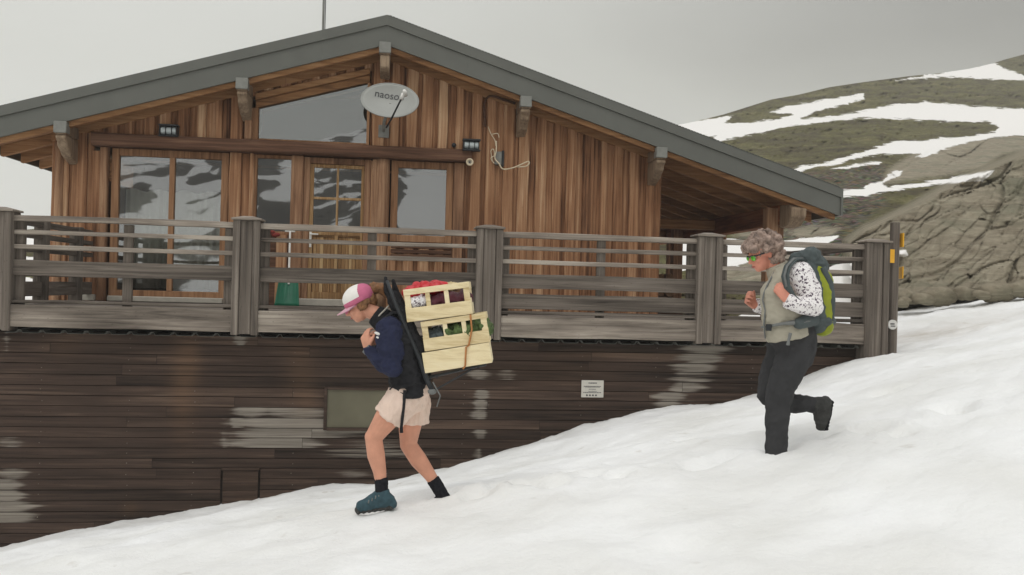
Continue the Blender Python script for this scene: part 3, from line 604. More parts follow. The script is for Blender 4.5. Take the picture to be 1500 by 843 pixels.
# pale thresholds
for a, b_, y0_, y1_, z1_ in ((-3.96, -2.42, .14, .026, -.262), (-1.37, -.40, .22, .09, -.235), (-4.3, -4.13, .14, .06, -.25)): ts = MB(); ts.box(a, b_, YW - y0_, YW - y1_, -.335, z1_); ts.build('threshold', M['sill'], ch, bev=.008)
# curtains hanging inside the tall window
cu = MB(); vs = []; n = 120
for k in range(n + 1):
    x = lerp(-3.86, -2.5, k / n); y = YW + .28 + .035 * math.sin(k * .62 + 1.5 * math.sin(k * .13))
    vs += [(x, y, -.15), (x, y, 1.25 + .02 * math.sin(k * .2))]
cu.add(vs, [(2 * k, 2 * k + 2, 2 * k + 3, 2 * k + 1) for k in range(n)], .5)
cuo = cu.build('curtain', M['curtain'], ch, smooth=True); sm = cuo.modifiers.new('thickness', 'SOLIDIFY'); sm.thickness = .004
# --- roof
def strip(m_, off0, off1, y0, y1, x0=XL_, x1=XR_, bv=.5):
    m_.prism([(x0, roof(x0) - off1), (XR, ZR - off1), (x1, roof(x1) - off1), (x1, roof(x1) - off0), (XR, ZR - off0), (x0, roof(x0) - off0)], y0, y1, bv)
rf = MB(); strip(rf, 0.0, .06, 12.50, 21.4)
for sgn, xe, m_ in ((-1, XL_, ML), (1, XR_, MR)):        # standing ribs of the sheet
    y = 12.7
    while y < 21.3:
        xa, xb = sorted((XR, xe)); rf.prism([(xa, roof(xa) - .01), (xb, roof(xb) - .01), (xb, roof(xb) + .03), (xa, roof(xa) + .03)], y, y + .04); y += .42
ro = rf.build('roof', M['metalroof'], ch)
fa = MB()
def run(o0, o1, y0, y1, xs_):
    for a_, b2 in zip(xs_, xs_[1:]):
        a2, b3 = a_ + .0004, b2 - .0004; fa.prism([(a2, roof(a2) - o1), (b3, roof(b3) - o1), (b3, roof(b3) - o0), (a2, roof(a2) - o0)], y0, y1, random.random())
run(-.012, .129, 12.46, 12.51, [XL_, -4.0, -1.95, XR]); run(-.012, .129, 12.46, 12.51, [XR, 1.7, 3.7, 5.6, XR_])
run(.132, .398, 12.485, 12.525, [XL_, -3.1, -1.1, XR]); run(.132, .398, 12.485, 12.525, [XR, .9, 2.9, 4.9, XR_])
nrib = 150                                                # small ribs along the capping
for k in range(nrib):
    x = lerp(XR + .05, XR_, k / nrib); fa.obox((x, 12.52, roof(x) + .012), (.014, 0, -.004), (0, .06, 0), (0, 0, .01), .5)
fa.build('fascia', M['metalroof'], ro)
ev = MB()
for xe, s in ((XL_, -1), (XR_, 1)):
    ev = MB(); ev.box(min(xe, xe + s * .03), max(xe, xe + s * .03), 12.46, 21.4, roof(xe) - .398, roof(xe) - .0); ev.build('eave_edge', M['metalroof'], ro)
sf = MB()
for k in range(60):
    y0 = 12.53 + k * .155
    if y0 < 21.3: strip(sf, .062, .30, y0, y0 + .152, XL_ + .02, XR_ - .02, random.random())
sf.build('soffit', M['trimX'], ro)
for y in [12.54] + [13.3 + .68 * i for i in range(11)]:
    for a_, b2 in ((XL_ + .05, WX0 - .02), (WX1 + .02, XR_ - .05)) if y > 13 else ((XL_ + .05, XR - .002), (XR + .002, XR_ - .05)):
        rt_ = MB(); hh_ = .45 if y > 13 else .47
        rt_.prism([(a_, roof(a_) - hh_), (b2, roof(b2) - hh_), (b2, roof(b2) - .302), (a_, roof(a_) - .302)], y, y + .10, random.uniform(.3, .9)); rt_.build('rafter', M['trimX'], ro, bev=.005)
PUR = [P(90, 185, 12.5).x, P(355, 128, 12.5).x, P(564, 80, 12.5).x, P(770, 150, 12.5).x, P(968, 230, 12.5).x]
for i, x in enumerate(PUR):
    zt = roof(x) - (.40 if i != 2 else .375); w = .072; pm = MB()
    pm.box(x - w, x + w, 12.47, 13.2 if i not in (0, 4) else 20, zt - .16, zt, .55)
    pts = [(12.48, zt - .161), (12.46, zt - .20), (12.53, zt - .25), (12.55, zt - .31), (12.64, zt - .36), (12.72, zt - .42), (YW - .02, zt - .50), (YW - .02, zt - .161)]
    if i == 2: pts = [(12.48, zt - .161), (12.47, zt - .34), (12.55, zt - .37), (YW - .02, zt - .40), (YW - .02, zt - .161)]
    n = len(pts); vs = [(x - .066, y, z) for y, z in pts] + [(x + .066, y, z) for y, z in pts]
    pm.add(vs, [tuple(range(n)), tuple(range(2 * n - 1, n - 1, -1))] + [(i_ + n, (i_ + 1) % n + n, (i_ + 1) % n, i_) for i_ in range(n)], .75)
    po = pm.build('purlin', M['purl'], ch, bev=.014)
    cp = MB(); cp.box(x - w - .01, x + w + .01, 12.44, 12.58, zt - .14, zt + .012); cp.build('purlin_cap', M['zinc'], po, bev=.006)
# right-hand porch: eave beam on posts
xe = P(1160, 300, 12.75).x; zt = roof(xe) - .43
eb = MB(); eb2 = MB(); eb2.box(xe - .11, xe + .11, 12.97, 20.5, zt - .30, zt, .45); eb2.build('eave_beam', M['trimY'], ch, bev=.01); pts = [(12.96, zt), (12.62, zt - .02), (12.53, zt - .08), (12.55, zt - .2), (12.62, zt - .27), (12.70, zt - .33), (12.96, zt - .35)]
n = len(pts); vs = [(xe - .10, y, z) for y, z in pts] + [(xe + .14, y, z) for y, z in pts]
eb.add(vs, [tuple(range(n)), tuple(range(2 * n - 1, n - 1, -1))] + [(i_ + n, (i_ + 1) % n + n, (i_ + 1) % n, i_) for i_ in range(n)], .8)
eb.build('eave_beam', M['purl'], ch, bev=.015)
xp = P(1131, 330, 13.0).x; pp = MB(); pp.box(xp - .09, xp + .09, 12.98, 13.16, -1.4, zt - .04, .7); pp.box(xp + .092, xp + .20, 13.02, 13.14, -1.4, zt - .302, .4)
pp.build('porch_post', M['trimZ'], ch, bev=.01)
for yb_ in (15.6, 18.6):
    q = MB(); q.box(xe - .08, xe + .08, yb_, yb_ + .16, -1.6, zt - .30, .3); q.build('porch_post', M['trimZ'], ch, bev=.01)
q = MB(); xq = P(993, 380, 17.4).x; q.box(xq - .1, xq + .1, 17.4, 17.6, -1.6, roof(xq) - .5, .3); q.build('porch_post', M['trimZ'], ch, bev=.01)
for yb_ in (15.65, 18.65): tb2 = MB(); tb2.box(WX1 + .01, xe - .12, yb_, yb_ + .13, zt - .22, zt - .04, .4); tb2.build('tie_beam', M['trimX'], ch, bev=.01)

# ------------------------------------------------------------------ terrace
YB = 10.14
te = thing('terrace', 'terrace on a dark weathered board base wall in front of the hut', 'terrace', (0, 10.2, -1.2))
BX0, BX1 = -4.75, 5.60; wins = P(480, 572, YB), P(601, 627, YB)
wx0, wx1, wz0, wz1 = wins[0].x, wins[0].x + .93, P(480, 626, YB).z, P(480, 571, YB).z
hx0, hx1, hz1 = P(325, 690, YB).x, P(380, 690, YB).x, P(350, 689, YB).z
# pale worn places: centre px, half width, half height, strength
WORN = [(430, 632, 120, 26, 1.0), (365, 607, 45, 10, .8), (345, 618, 25, 9, .8), (390, 640, 70, 18, .8), (560, 655, 120, 12, .5), (520, 690, 60, 8, .4), (15, 650, 40, 6, .5), (10, 735, 60, 26, .9), (20, 690, 40, 6, .6), (705, 585, 22, 10, .85), (700, 552, 26, 10, .7), (705, 610, 20, 7, .7), (704, 632, 18, 8, .7), (702, 660, 14, 9, .6), (745, 545, 26, 5, .55),
        (1018, 540, 48, 13, .9), (1030, 520, 50, 9, .8), (1000, 562, 42, 9, .8), (980, 590, 32, 11, .8), (1010, 575, 40, 6, .7), (352, 500, 14, 5, .8), (345, 532, 8, 3, .7), (10, 500, 14, 8, .6), (500, 490, 12, 4, .9), (1090, 520, 16, 5, .3), (330, 640, 12, 20, .5)]
TAN = [(268, 560, 18, 75, .9), (282, 525, 12, 30, .6), (440, 540, 22, 60, .6), (450, 590, 16, 20, .5), (95, 505, 26, 20, .35), (800, 545, 90, 20, .3), (870, 520, 60, 8, .35), (640, 560, 24, 14, .3), (190, 745, 12, 10, .5)]
bw = MB(); wa, ta = [], []; z = -.615; STUD = [P(x, 600, YB).x for x in (60, 188, 285, 430, 570, 678, 850, 960, 1100, 1225)]
while z > -3.6:
    h = .113 + random.uniform(-.006, .006); z1, z0 = z, z - h
    cuts = [BX0, BX1]; x = BX0 + random.uniform(.8, 4)
    while x < BX1 - .6: cuts.append(x); x += random.uniform(2.2, 4.6)
    for o in ((hx0 - .01, hx1 + .01, -9, hz1 + .02),):
        if z1 > o[2] and z0 < o[3] - .03: cuts += [o[0], o[1]]
    cuts = sorted(cuts); jit = [random.uniform(-1, 1) for _ in WORN]; jl = [random.uniform(.55, 1.25) for _ in WORN]; jr = [random.uniform(.55, 1.25) for _ in WORN]; zc = z0 + h / 2
    for a, b_ in zip(cuts, cuts[1:]):
        mid = (a + b_) / 2
        if any(o[0] - .001 <= mid <= o[1] + .001 and z1 > o[2] and z0 < o[3] - .03 for o in ((hx0 - .01, hx1 + .01, -9, hz1 + .02),)): continue
        n = max(1, int((b_ - a) / .06)); bv = random.random(); yo = random.uniform(-.004, .004); vs = []; ph = random.uniform(0, 50)
        rows = [(0, .03), (.001, .001), (.35, 0), (.65, 0), (h - .007, .001), (h - .006, .03)]
        for k in range(n + 1):
            x = lerp(a + .002, b_ - .002, k / n); sag = .004 * noise.noise((x * .7, ph, 0))
            for dz, dy in rows:
                dz = dz if dz not in (.35, .65) else dz * h
                pz = z0 + dz + sag; vs.append((x, YB + yo + dy, pz))
                qx, qy, _ = topx(Vector((x, YB, pz))); w = 0
                qb = qy + (pz - zc) * 128
                for (cx, cy, hw, hh, st), jj, l_, r2 in zip(WORN, jit, jl, jr):
                    e_ = abs(qx - cx) / (hw * (l_ if qx < cx else r2)); v_ = abs(qb - cy) / hh
                    if e_ < 1.6 and v_ < 1.3: w = max(w, st * (1 - sstep(.35, 1.3, e_ + .4 * abs(qy - qb) / 7)) * (1 - sstep(.9, 1.25, v_)))
                wa.append(w); ta.append(.6 * min(.9, sum(s_ * math.exp(-((qx - cx) / hw) ** 2 - ((qy - cy) / hh) ** 2) for cx, cy, hw, hh, s_ in TAN)))
        bw.add(vs, [(k * 6 + i, (k + 1) * 6 + i, (k + 1) * 6 + i + 1, k * 6 + i + 1) for k in range(n) for i in range(5)], bv)
    for sx in STUD:
        if random.random() < .8: bw.obox((sx + random.uniform(-.012, .012), YB - .006, z0 + h * random.uniform(.4, .6)), (.0035, 0, 0), (0, .004, 0), (0, 0, .0035), .9); wa += [1] * 8; ta += [0] * 8
    z -= h
bw.att['worn'] = wa; bw.att['tan'] = ta
bwo = bw.build('base_wall', M['base'], te)
bk = MB(); bk.box(BX0, BX1, YB + .03, YB + .1, -3.7, -.60); bk.box(BX1 - .03, BX1, YB + .1, YW + 1, -3.0, -.5); bk.box(BX0, BX0 + .05, YB + .1, YW, -3.7, -.5); bk.build('wall_backing', M['dark'], te)
# basement window with a drab panel, and a flush hatch
bf = MB(); bf.box(wx0 - .035, wx0, YB - .035, YB + .04, wz0 - .03, wz1 + .03, .6); bf.box(wx1, wx1 + .035, YB - .035, YB + .04, wz0 - .03, wz1 + .03, .6); bf.box(wx0, wx1, YB - .033, YB + .04, wz1, wz1 + .03, .7); bf.box(wx0, wx1, YB - .037, YB + .04, wz0 - .035, wz0, .8)
bfo = bf.build('basement_window', M['base'], te, bev=.004); pn = MB(); pn.box(wx0, wx1, YB - .013, YB - .008, wz0, wz1); pn.build('panel', M['blind'], bfo)
hm = MB()
for k in range(4): hm.box(hx0 + .012, hx1 - .012, YB - .004, YB + .02, hz1 - .115 * (k + 1) + .003, hz1 - .115 * k, .35 + .1 * k)
hm.box(hx0 - .004, hx1 + .004, YB - .016, YB + .02, hz1, hz1 + .022, .8); hm.att = {'worn': [0] * len(hm.v), 'tan': [.08] * len(hm.v)}; hm.build('hatch', M['base'], te, bev=.003)
# deck boards and the corrugated drip sheet beneath
dk = MB(); y = 10.08
while y < YW - .08: dk.box(-4.28, 5.62, y, min(y + .135, YW - .08), DECK - .05, DECK); y += .14
dk.build('deck_board', M['greyX'], te)
cs = MB(); vs = []; n = 0; x = -4.1; per = .225; prof = [(0, 0), (.10, 0), (.125, .032), (.15, .032), (.175, 0)]
while x < BX1 - .1:
    for dx, dz in prof: vs += [(x + dx, 10.02, -.618 + dz), (x + dx, 12.5, -.58 + dz)]; n += 1
    x += per
cs.add(vs, [(2 * k, 2 * k + 2, 2 * k + 3, 2 * k + 1) for k in range(n - 1)], .5); cso = cs.build('drip_sheet', M['metalroof'], te); s_ = cso.modifiers.new('t', 'SOLIDIFY'); s_.thickness = .004
# ------------------------------------------------------------------ railing
ra_ = thing('wooden_railing', 'silver grey weathered timber railing with stout capped posts along the terrace edge', 'railing', (0, 10.05, DECK))
POSTX = [-4.18, -1.64, 1.03, 3.61, 5.69]
for i, x in enumerate(POSTX):
    zb = -.598 if i < 4 else -1.15; zt = .655 if i else .66
    if i == 1: x0, x1 = -1.775, -1.49
    else: x0, x1 = x - .148, x + .148
    p_ = MB(); p_.box(x0, x0 + .075, 9.93, 10.17, zb, zt, random.uniform(.3, .7)); p_.box(x1 - .075, x1, 9.93, 10.17, zb, zt, random.uniform(.3, .7)); p_.box(x0 + .077, x1 - .077, 9.955, 10.15, zb + .012, zt, random.uniform(.2, .8))
    po = p_.build('post', M['greyZ'], ra_, bev=.007)
    c = MB(); xm = (x0 + x1) / 2; hw = (x1 - x0) / 2 + .02
    c.add([(x0 - .02, 9.91, zt), (x1 + .02, 9.91, zt), (x1 + .02, 10.19, zt), (x0 - .02, 10.19, zt), (x0 - .02, 9.91, zt + .02), (x1 + .02, 9.91, zt + .02), (x1 + .02, 10.19, zt + .02), (x0 - .02, 10.19, zt + .02), (xm - .05, 10.03, zt + .05), (xm + .05, 10.03, zt + .05), (xm + .05, 10.07, zt + .05), (xm - .05, 10.07, zt + .05)],
          [(3, 2, 1, 0), (0, 1, 5, 4), (1, 2, 6, 5), (2, 3, 7, 6), (3, 0, 4, 7), (4, 5, 9, 8), (5, 6, 10, 9), (6, 7, 11, 10), (7, 4, 8, 11), (8, 9, 10, 11)], .8)
    c.build('post_cap', M['board'], po, bev=.004)
def wavy(m_, x0, x1, y0, y1, z0, z1, bv=None, amp=.006):
    n = max(2, int((x1 - x0) / .18)); ph = random.uniform(0, 99); vs = []
    for k in range(n + 1):
        x = lerp(x0, x1, k / n); a = amp * noise.noise((ph, x * 1.1, 0)); b_ = amp * noise.noise((ph + 9, x * 1.1, 0)); s_ = amp * noise.noise((ph + 19, x * .6, 0))
        c_ = .006
        vs += [(x, y1, z0 + a + s_), (x, y0 + c_, z0 + a + s_), (x, y0, z0 + a + c_ + s_), (x, y0, z1 + b_ - c_ + s_), (x, y0 + c_, z1 + b_ + s_), (x, y1, z1 + b_ + s_)]
    m_.add(vs, [(k * 6 + i, (k + 1) * 6 + i, (k + 1) * 6 + (i + 1) % 6, k * 6 + (i + 1) % 6) for k in range(n) for i in range(6)] + [(0, 1, 2, 3, 4, 5), tuple(n * 6 + i for i in (5, 4, 3, 2, 1, 0))], bv)
for i, (a, b_) in enumerate(zip(POSTX, POSTX[1:])):
    a += .14; b_ -= .14
    h = MB(); wavy(h, a, b_, 9.99, 10.10, .568, .632, .75); h.build('top_rail', M['board'], ra_)
    for z0, z1 in ((.428, .475), (.268, .318)): h = MB(); wavy(h, a, b_, 10.01, 10.05, z0, z1, random.uniform(.5, .9), .004); h.build('bar', M['board'], ra_)
    h = MB(); wavy(h, a, b_, 10.0, 10.04, -.01, .155, random.uniform(.15, .45)); h.build('mid_board', M['greyX'], ra_)
    if i > 1: h = MB(); wavy(h, a, b_, 10.0, 10.04, -.245, -.07, random.uniform(.15, .5)); h.build('mid_board', M['greyX'], ra_)
    h = MB(); wavy(h, a, b_, 9.985, 10.09, -.305, -.268, .2); h.build('bottom_rail', M['greyX'], ra_)
    h = MB(); wavy(h, a - .02, b_ + .02, 9.955, 10.0, -.562, -.322, random.uniform(.45, .9), .012); h.build('edge_board', M['board'], ra_)
    for xs2 in ((a + .05, b_ - .05, (a + b_) / 2 + .02) if b_ - a > 2 else (a + .06, b_ - .06)):
        h = MB(); h.box(xs2 - .05, xs2 + .05, 10.055, 10.10, -.40, .566, random.uniform(.2, .6)); h.build('baluster', M['greyZ'], ra_, bev=.004)
# side returns running back to the hut
for xs2 in (-4.2, 5.62):
    y1_ = YW - .1 if xs2 < 0 else 12.55
    for z0, z1 in ((.56, .63), (.42, .48), (.26, .32), (-.02, .15), (-.25, -.08)):
        h = MB(); h.box(xs2 - .03, xs2 + .03, 10.2, y1_, z0, z1); h.build('side_rail', M['greyY'], ra_, bev=.005)
    for y in (11.2, 12.35): h = MB(); h.box(xs2 - .075, xs2 + .075, y - .05, y + .05, -.6, .64); h.build('baluster', M['greyZ'], ra_, bev=.005)

# ------------------------------------------------------------------ fittings on the hut
def textmesh(body, size, mat, name, parent, loc, xax, zax, ext=.001):
    cu_ = D.curves.new(name, 'FONT'); cu_.body = body; cu_.size = size; cu_.align_x = 'CENTER'; cu_.align_y = 'CENTER'; cu_.extrude = ext
    o = D.objects.new(name, cu_); COL.objects.link(o); bpy.context.view_layer.update()
    me = D.meshes.new_from_object(o.evaluated_get(bpy.context.evaluated_depsgraph_get())); D.objects.remove(o); D.curves.remove(cu_)
    xax = Vector(xax).normalized(); zax = Vector(zax).normalized(); n_ = xax.cross(zax)
    for v in me.vertices: v.co = Vector(loc) - Vector(parent['org']) + xax * v.co.x + zax * v.co.y + n_ * v.co.z
    me.materials.clear(); me.materials.append(mat); ob = D.objects.new(name, me); COL.objects.link(ob); ob.parent = parent; ob['org'] = parent['org']
    return ob
# satellite dish
sb_ = P(562, 194, YW - .06)
sd = thing('satellite_dish', 'oval grey satellite dish with feed arm fixed to the gable wall', 'satellite dish', tuple(sb_))
dc = P(571, 147, 12.45)
nrm = Vector((-.16, -.93, .33)).normalized()
xa_ = (Vector((1, 0, 0)) + UP * -.19); xa_ = (xa_ - nrm * xa_.dot(nrm)).normalized(); za_ = xa_.cross(nrm) * -1
if za_.z < 0: za_ = -za_
q = MB(); vs = [dc - nrm * .075]; nr, ns = 9, 48
for i in range(1, nr + 1):
    r_ = i / nr
    for k in range(ns):
        a = 2 * math.pi * k / ns; vs.append(dc + xa_ * (.405 * r_ * math.cos(a)) + za_ * (.265 * r_ * math.sin(a)) - nrm * (.075 * (1 - r_ * r_)))
fs = [(0, 1 + k, 1 + (k + 1) % ns) for k in range(ns)] + [(1 + (i - 1) * ns + k, 1 + i * ns + k, 1 + i * ns + (k + 1) % ns, 1 + (i - 1) * ns + (k + 1) % ns) for i in range(1, nr) for k in range(ns)]
q.add(vs, fs, .5); do = q.build('dish', M['dish'], sd, smooth=True); s_ = do.modifiers.new('t', 'SOLIDIFY'); s_.thickness = .012; s_.offset = 0
rim = MB(); rim.tube([dc + xa_ * (.405 * math.cos(2 * math.pi * k / 40)) + za_ * (.265 * math.sin(2 * math.pi * k / 40)) for k in range(41)], .009, 6, cap=False); rim.build('rim', M['dish'], do, smooth=True)
tx = textmesh('naosou', .145, M['ink'], 'lettering', do, dc + za_ * .095 - xa_ * .03, xa_ , za_)
for v in tx.data.vertices:
    l = v.co + Vector(sd['org']) - dc; a_, b2 = l.dot(xa_), l.dot(za_); rr = (a_ / .405) ** 2 + (b2 / .265) ** 2
    v.co = dc + xa_ * a_ + za_ * b2 + nrm * (-.075 * (1 - rr) + .012) - Vector(sd['org'])
lnb = P(593, 136, 12.02); arm0 = P(566, 187, 12.62)
q = MB(); q.tube([arm0, P(573, 175, 12.36), lnb + Vector((-.03, .02, -.05))], .013, 8); q.build('feed_arm', M['lampdark'], sd)
q = MB(); q.tube([lnb - nrm * .06, lnb + nrm * .0, lnb + nrm * .05], [.03, .032, .022], 10); q.tube([lnb + Vector((-.02, .01, -.01)), lnb + Vector((-.05, .02, -.09))], .024, 8); q.build('feed_head', M['white'], sd, smooth=True)
q = MB(); q.box(sb_.x - .075, sb_.x + .075, YW - .08, YW - .048, sb_.z - .08, sb_.z + .10); q.tube([sb_ + Vector((0, 0, .02)), Vector((sb_.x, 12.72, sb_.z + .02)), Vector((sb_.x + .01, 12.62, sb_.z + .1)), dc - nrm * .08], .022, 8); q.build('wall_bracket', M['zinc'], sd)
# bulkhead lamps
def lamp(px, py, label, y):
    c = P(px, py, y); t_ = thing('wall_lamp', label, 'lamp', tuple(c), 'bulkhead lamps on the front wall')
    q = MB(); q.box(c.x - .115, c.x + .115, c.y - .01, c.y + .04, c.z - .075, c.z + .075); q.box(c.x - .13, c.x + .13, c.y - .115, c.y, c.z + .06, c.z + .085)
    for dx in (-.115, -.035, .045, .105): q.box(c.x + dx - .007, c.x + dx + .007, c.y - .105, c.y, c.z - .075, c.z + .06)
    q.box(c.x - .13, c.x + .13, c.y - .108, c.y, c.z - .085, c.z - .068); q.build('cage', M['lampdark'], t_, bev=.004)
    q = MB(); q.tube([(c.x - .10, c.y - .05, c.z), (c.x + .10, c.y - .05, c.z)], .052, 14); q.build('glass', M['lampglass'], t_, smooth=False)
lamp(249, 193, 'caged lamp standing on the lintel beam above the tall window', YW - .10)
lamp(690, 214, 'caged lamp at the end of the lintel beam beside the tangled cables', YW - .14)
q = MB(); c = P(665, 213, YW - .1); q.tube([c + Vector((0, .05, 0)), c, c - Vector((0, .03, 0))], [.03, .035, .02], 10)
tag(q.build('door_bell', M['lampdark'], origin=c, smooth=True), 'small black round knob on the boards above the lintel end', 'bell')
c = P(688, 238, YW - .23); sr_ = thing('round_buzzer', 'small cream ring shaped buzzer on the wall under the lamp', 'buzzer', tuple(c))
q = MB(); q.tube([c + Vector((.042 * math.cos(a * .314), -.015, .042 * math.sin(a * .314))) for a in range(21)], .014, 8, cap=False); q.build('ring', M['cable'], sr_, smooth=True)
q = MB(); q.tube([c + Vector((0, .05, 0)), c + Vector((0, -.01, 0))], [.034, .03], 12); q.build('core', M['sill'], sr_)
q = MB(); q.ell(c - Vector((0, .018, 0)), (.012, .008, .012)); q.build('button', M['lampdark'], sr_)
# junction box, loose cables, bent conduit
c = P(730, 231, YW - .06); jb = thing('cable_box', 'grey junction box with tangled cream cables sticking out of the wall', 'junction box', tuple(c))
q = MB(); q.box(c.x - .055, c.x + .045, c.y - .05, c.y + .05, c.z - .11, c.z + .08); q.build('box', M['zinc'], jb, bev=.006)
q = MB(); q.box(c.x + .05, c.x + .08, c.y - .03, c.y + .05, c.z - .13, c.z + .1); q.build('backplate', M['lampdark'], jb)
def cab(pts, r=.009): 
    pts = [Vector(p) for p in pts]; out_ = []
    for i in range(len(pts) - 1):
        p0, p1, p2, p3 = pts[max(i - 1, 0)], pts[i], pts[i + 1], pts[min(i + 2, len(pts) - 1)]
        for k in range(5):
            u_ = k / 5; out_.append(.5 * ((2 * p1) + (p2 - p0) * u_ + (2 * p0 - 5 * p1 + 4 * p2 - p3) * u_ ** 2 + (3 * p1 - p0 - 3 * p2 + p3) * u_ ** 3))
    q = MB(); q.tube(out_ + [pts[-1]], r, 7); return q.build('cable', M['cable'], jb, smooth=True)
cab([P(727, 207, 12.88), P(727, 220, 12.86), P(725, 232, 12.86), P(731, 240, 12.83), P(737, 248, 12.80), P(752, 246, 12.78), P(768, 239, 12.76), P(774, 237, 12.76), P(775, 240, 12.76), P(770, 244, 12.77), P(758, 245, 12.78)], .010)
cab([P(715, 186, 12.93), P(719, 196, 12.9), P(725, 206, 12.88), P(726, 214, 12.88)], .007)
cab([P(721, 197, 12.9), P(729, 196, 12.88), P(731, 202, 12.88)], .007); cab([P(722, 236, 12.9), P(719, 222, 12.88), P(723, 219, 12.87), P(724, 228, 12.87), P(719, 232, 12.86), P(724, 240, 12.85)], .007)
q = MB(); pts = [P(x, y, YW - .09) for x, y in [(711, 186), (710, 170), (709, 155), (711, 146), (717, 141), (726, 142), (742, 148), (755, 152)]]; q.tube(pts, .017, 8)
tag(q.build('conduit', M['beam'], origin=pts[0], smooth=True), 'brown bent conduit pipe curving up to the eaves above the cables', 'pipe')
# aerial mast on the roof
c = P(473, 47, 13.4); c.z = roof(c.x) - .01; am = thing('aerial_mast', 'thin aerial mast rising from the left roof slope', 'mast', tuple(c))
q = MB(); q.tube([c, c + UP * 1.3], .017, 8); q.build('pole', M['zinc'], am); q = MB(); q.tube([c + Vector((.028, 0, .02)), c + Vector((.028, 0, 1.25))], .006, 6); q.build('cable', M['lampdark'], am)
q = MB(); q.box(c.x - .05, c.x + .06, c.y - .05, c.y + .05, c.z, c.z + .04); q.build('base_plate', M['zinc'], am)
# snow shovel leaning by the door
c = P(424, 447, 12.5); c.z = DECK; sh = thing('snow_shovel', 'green plastic snow shovel standing blade down beside the door', 'shovel', tuple(c))
q = MB(); vs = []; n, m_ = 14, 10
for j in range(m_ + 1):
    v = j / m_; hw = lerp(.165, .125, v)
    for k in range(n + 1):
        u_ = k / n * 2 - 1; ripple = .010 * math.cos(u_ * 5 * math.pi) * sstep(.15, .8, v)
        vs.append((c.x - .02 + u_ * hw, c.y - .10 + .16 * v + .05 * u_ * u_ * -1 + ripple, c.z + .01 + .36 * v))
q.add(vs, [(j * (n + 1) + k, j * (n + 1) + k + 1, (j + 1) * (n + 1) + k + 1, (j + 1) * (n + 1) + k) for j in range(m_) for k in range(n)], .5)
b_ = q.build('blade', M['green'], sh, smooth=True); s_ = b_.modifiers.new('t', 'SOLIDIFY'); s_.thickness = .006
q = MB(); top = P(425, 339, 12.85); q.tube([(c.x - .02, c.y + .02, c.z + .30), (top.x, top.y, top.z)], .014, 8); q.tube([(top.x - .07, top.y, top.z), (top.x + .07, top.y, top.z)], .014, 8); q.build('handle', M['white'], sh)
# a red cloth on the ledge of the narrow window
c = P(405, 343, 12.9); q = MB(); [q.ell(c + Vector((random.uniform(-.07, .09), 0, random.uniform(-.02, .03))), (.05, .03, .03)) for k in range(5)]
tag(q.build('red_cloth', M['dullred'], origin=c, smooth=True), 'small crumpled red cloth lying below the narrow window', 'cloth')
# firewood under the porch
c = P(975, 440, 15.2); k = 0
for j in range(5):
    for i in range(5):
        q = MB(); r_ = random.uniform(.055, .075); x_ = 4.12 + i * .15 + (j % 2) * .07; z_ = DECK - .02 + j * .135 + .07
        q.tube([(x_, 15.0, z_), (x_, 15.55, z_ + random.uniform(-.01, .01))], r_, 9)
        o = q.build('firewood_log', M['log'], origin=(x_, 15.0, z_)); tag(o, 'split log in the firewood stack under the porch roof', 'log', 'logs stacked under the porch')
q = MB(); q.box(3.95, 4.95, 14.9, 15.7, -1.2, DECK - .03); tag(q.build('log_crate', M['beam'], origin=(4.4, 15.3, -1.2), bev=.01), 'low timber platform carrying the firewood stack', 'platform')
# notice on the base wall
c = P(868, 570, YB - .02); ntc = thing('notice_plate', 'small pale notice plate with small print and four dots on the dark wall', 'sign', tuple(c))
hw_, hh_ = .132, .10
q = MB(); q.box(c.x - hw_, c.x + hw_, YB - .022, YB - .012, c.z - hh_, c.z + hh_); q.build('plate', M['sign'], ntc, bev=.003)
q = MB()
for row, (z_, w_, h_) in enumerate([(.068, .05, .012), (.030, .105, .007), (.020, .09, .005), (-.004, .045, .007), (-.028, .05, .006), (-.042, .11, .008)]):
    x_ = -w_
    while x_ < w_ - .006:
        l_ = random.uniform(.008, .02); q.box(c.x + x_, c.x + min(w_, x_ + l_), YB - .0245, YB - .0222, c.z + z_ - h_ / 2, c.z + z_ + h_ / 2); x_ += l_ + .004
q.build('small_print', M['ink'], ntc)
for k in range(4):
    q = MB(); x_ = c.x - .066 + k * .036; q.tube([(x_, YB - .0222, c.z - .074), (x_, YB - .0245, c.z - .074)], .0105, 10); q.build('dot', M['lampdark'], ntc)
# trail sign pole
c = P(1306, 524, 10.5); zt = P(1306, 326, 10.5).z; c.z -= .4
tp = thing('trail_signpost', 'grey wooden trail post with yellow arrow boards by the railing end', 'signpost', tuple(c))
q = MB(); q.box(c.x - .045, c.x + .045, c.y - .045, c.y + .045, c.z, zt, .5); q.build('post', M['greyZ'], tp, bev=.008)
def board(px, py, hw_, hh_, yaw, dy, pt=0):
    o = P(px, py, 10.5 + dy); ax = Vector((math.cos(yaw), math.sin(yaw), 0)); ay = Vector((-math.sin(yaw), math.cos(yaw), 0))
    q = MB(); L_ = hw_; vs = []
    pts = [(-L_, -hh_), (L_, -hh_), (L_ + pt, 0), (L_, hh_), (-L_, hh_)]
    for s_ in (-.008, .008): vs += [o + ax * x_ + UP * z_ + ay * s_ for x_, z_ in pts]
    q.add(vs, [(0, 1, 2, 3, 4), (9, 8, 7, 6, 5)] + [(i + 5, (i + 1) % 5 + 5, (i + 1) % 5, i) for i in range(5)], .5); q.build('arrow_board', M['yellow'], tp, bev=.002)
board(1314.5, 353, .19, .088, 1.42, .10, .05); board(1305, 375.5, .055, .085, .25, -.07, 0); board(1320, 400, .17, .075, 1.15, .14, .05)
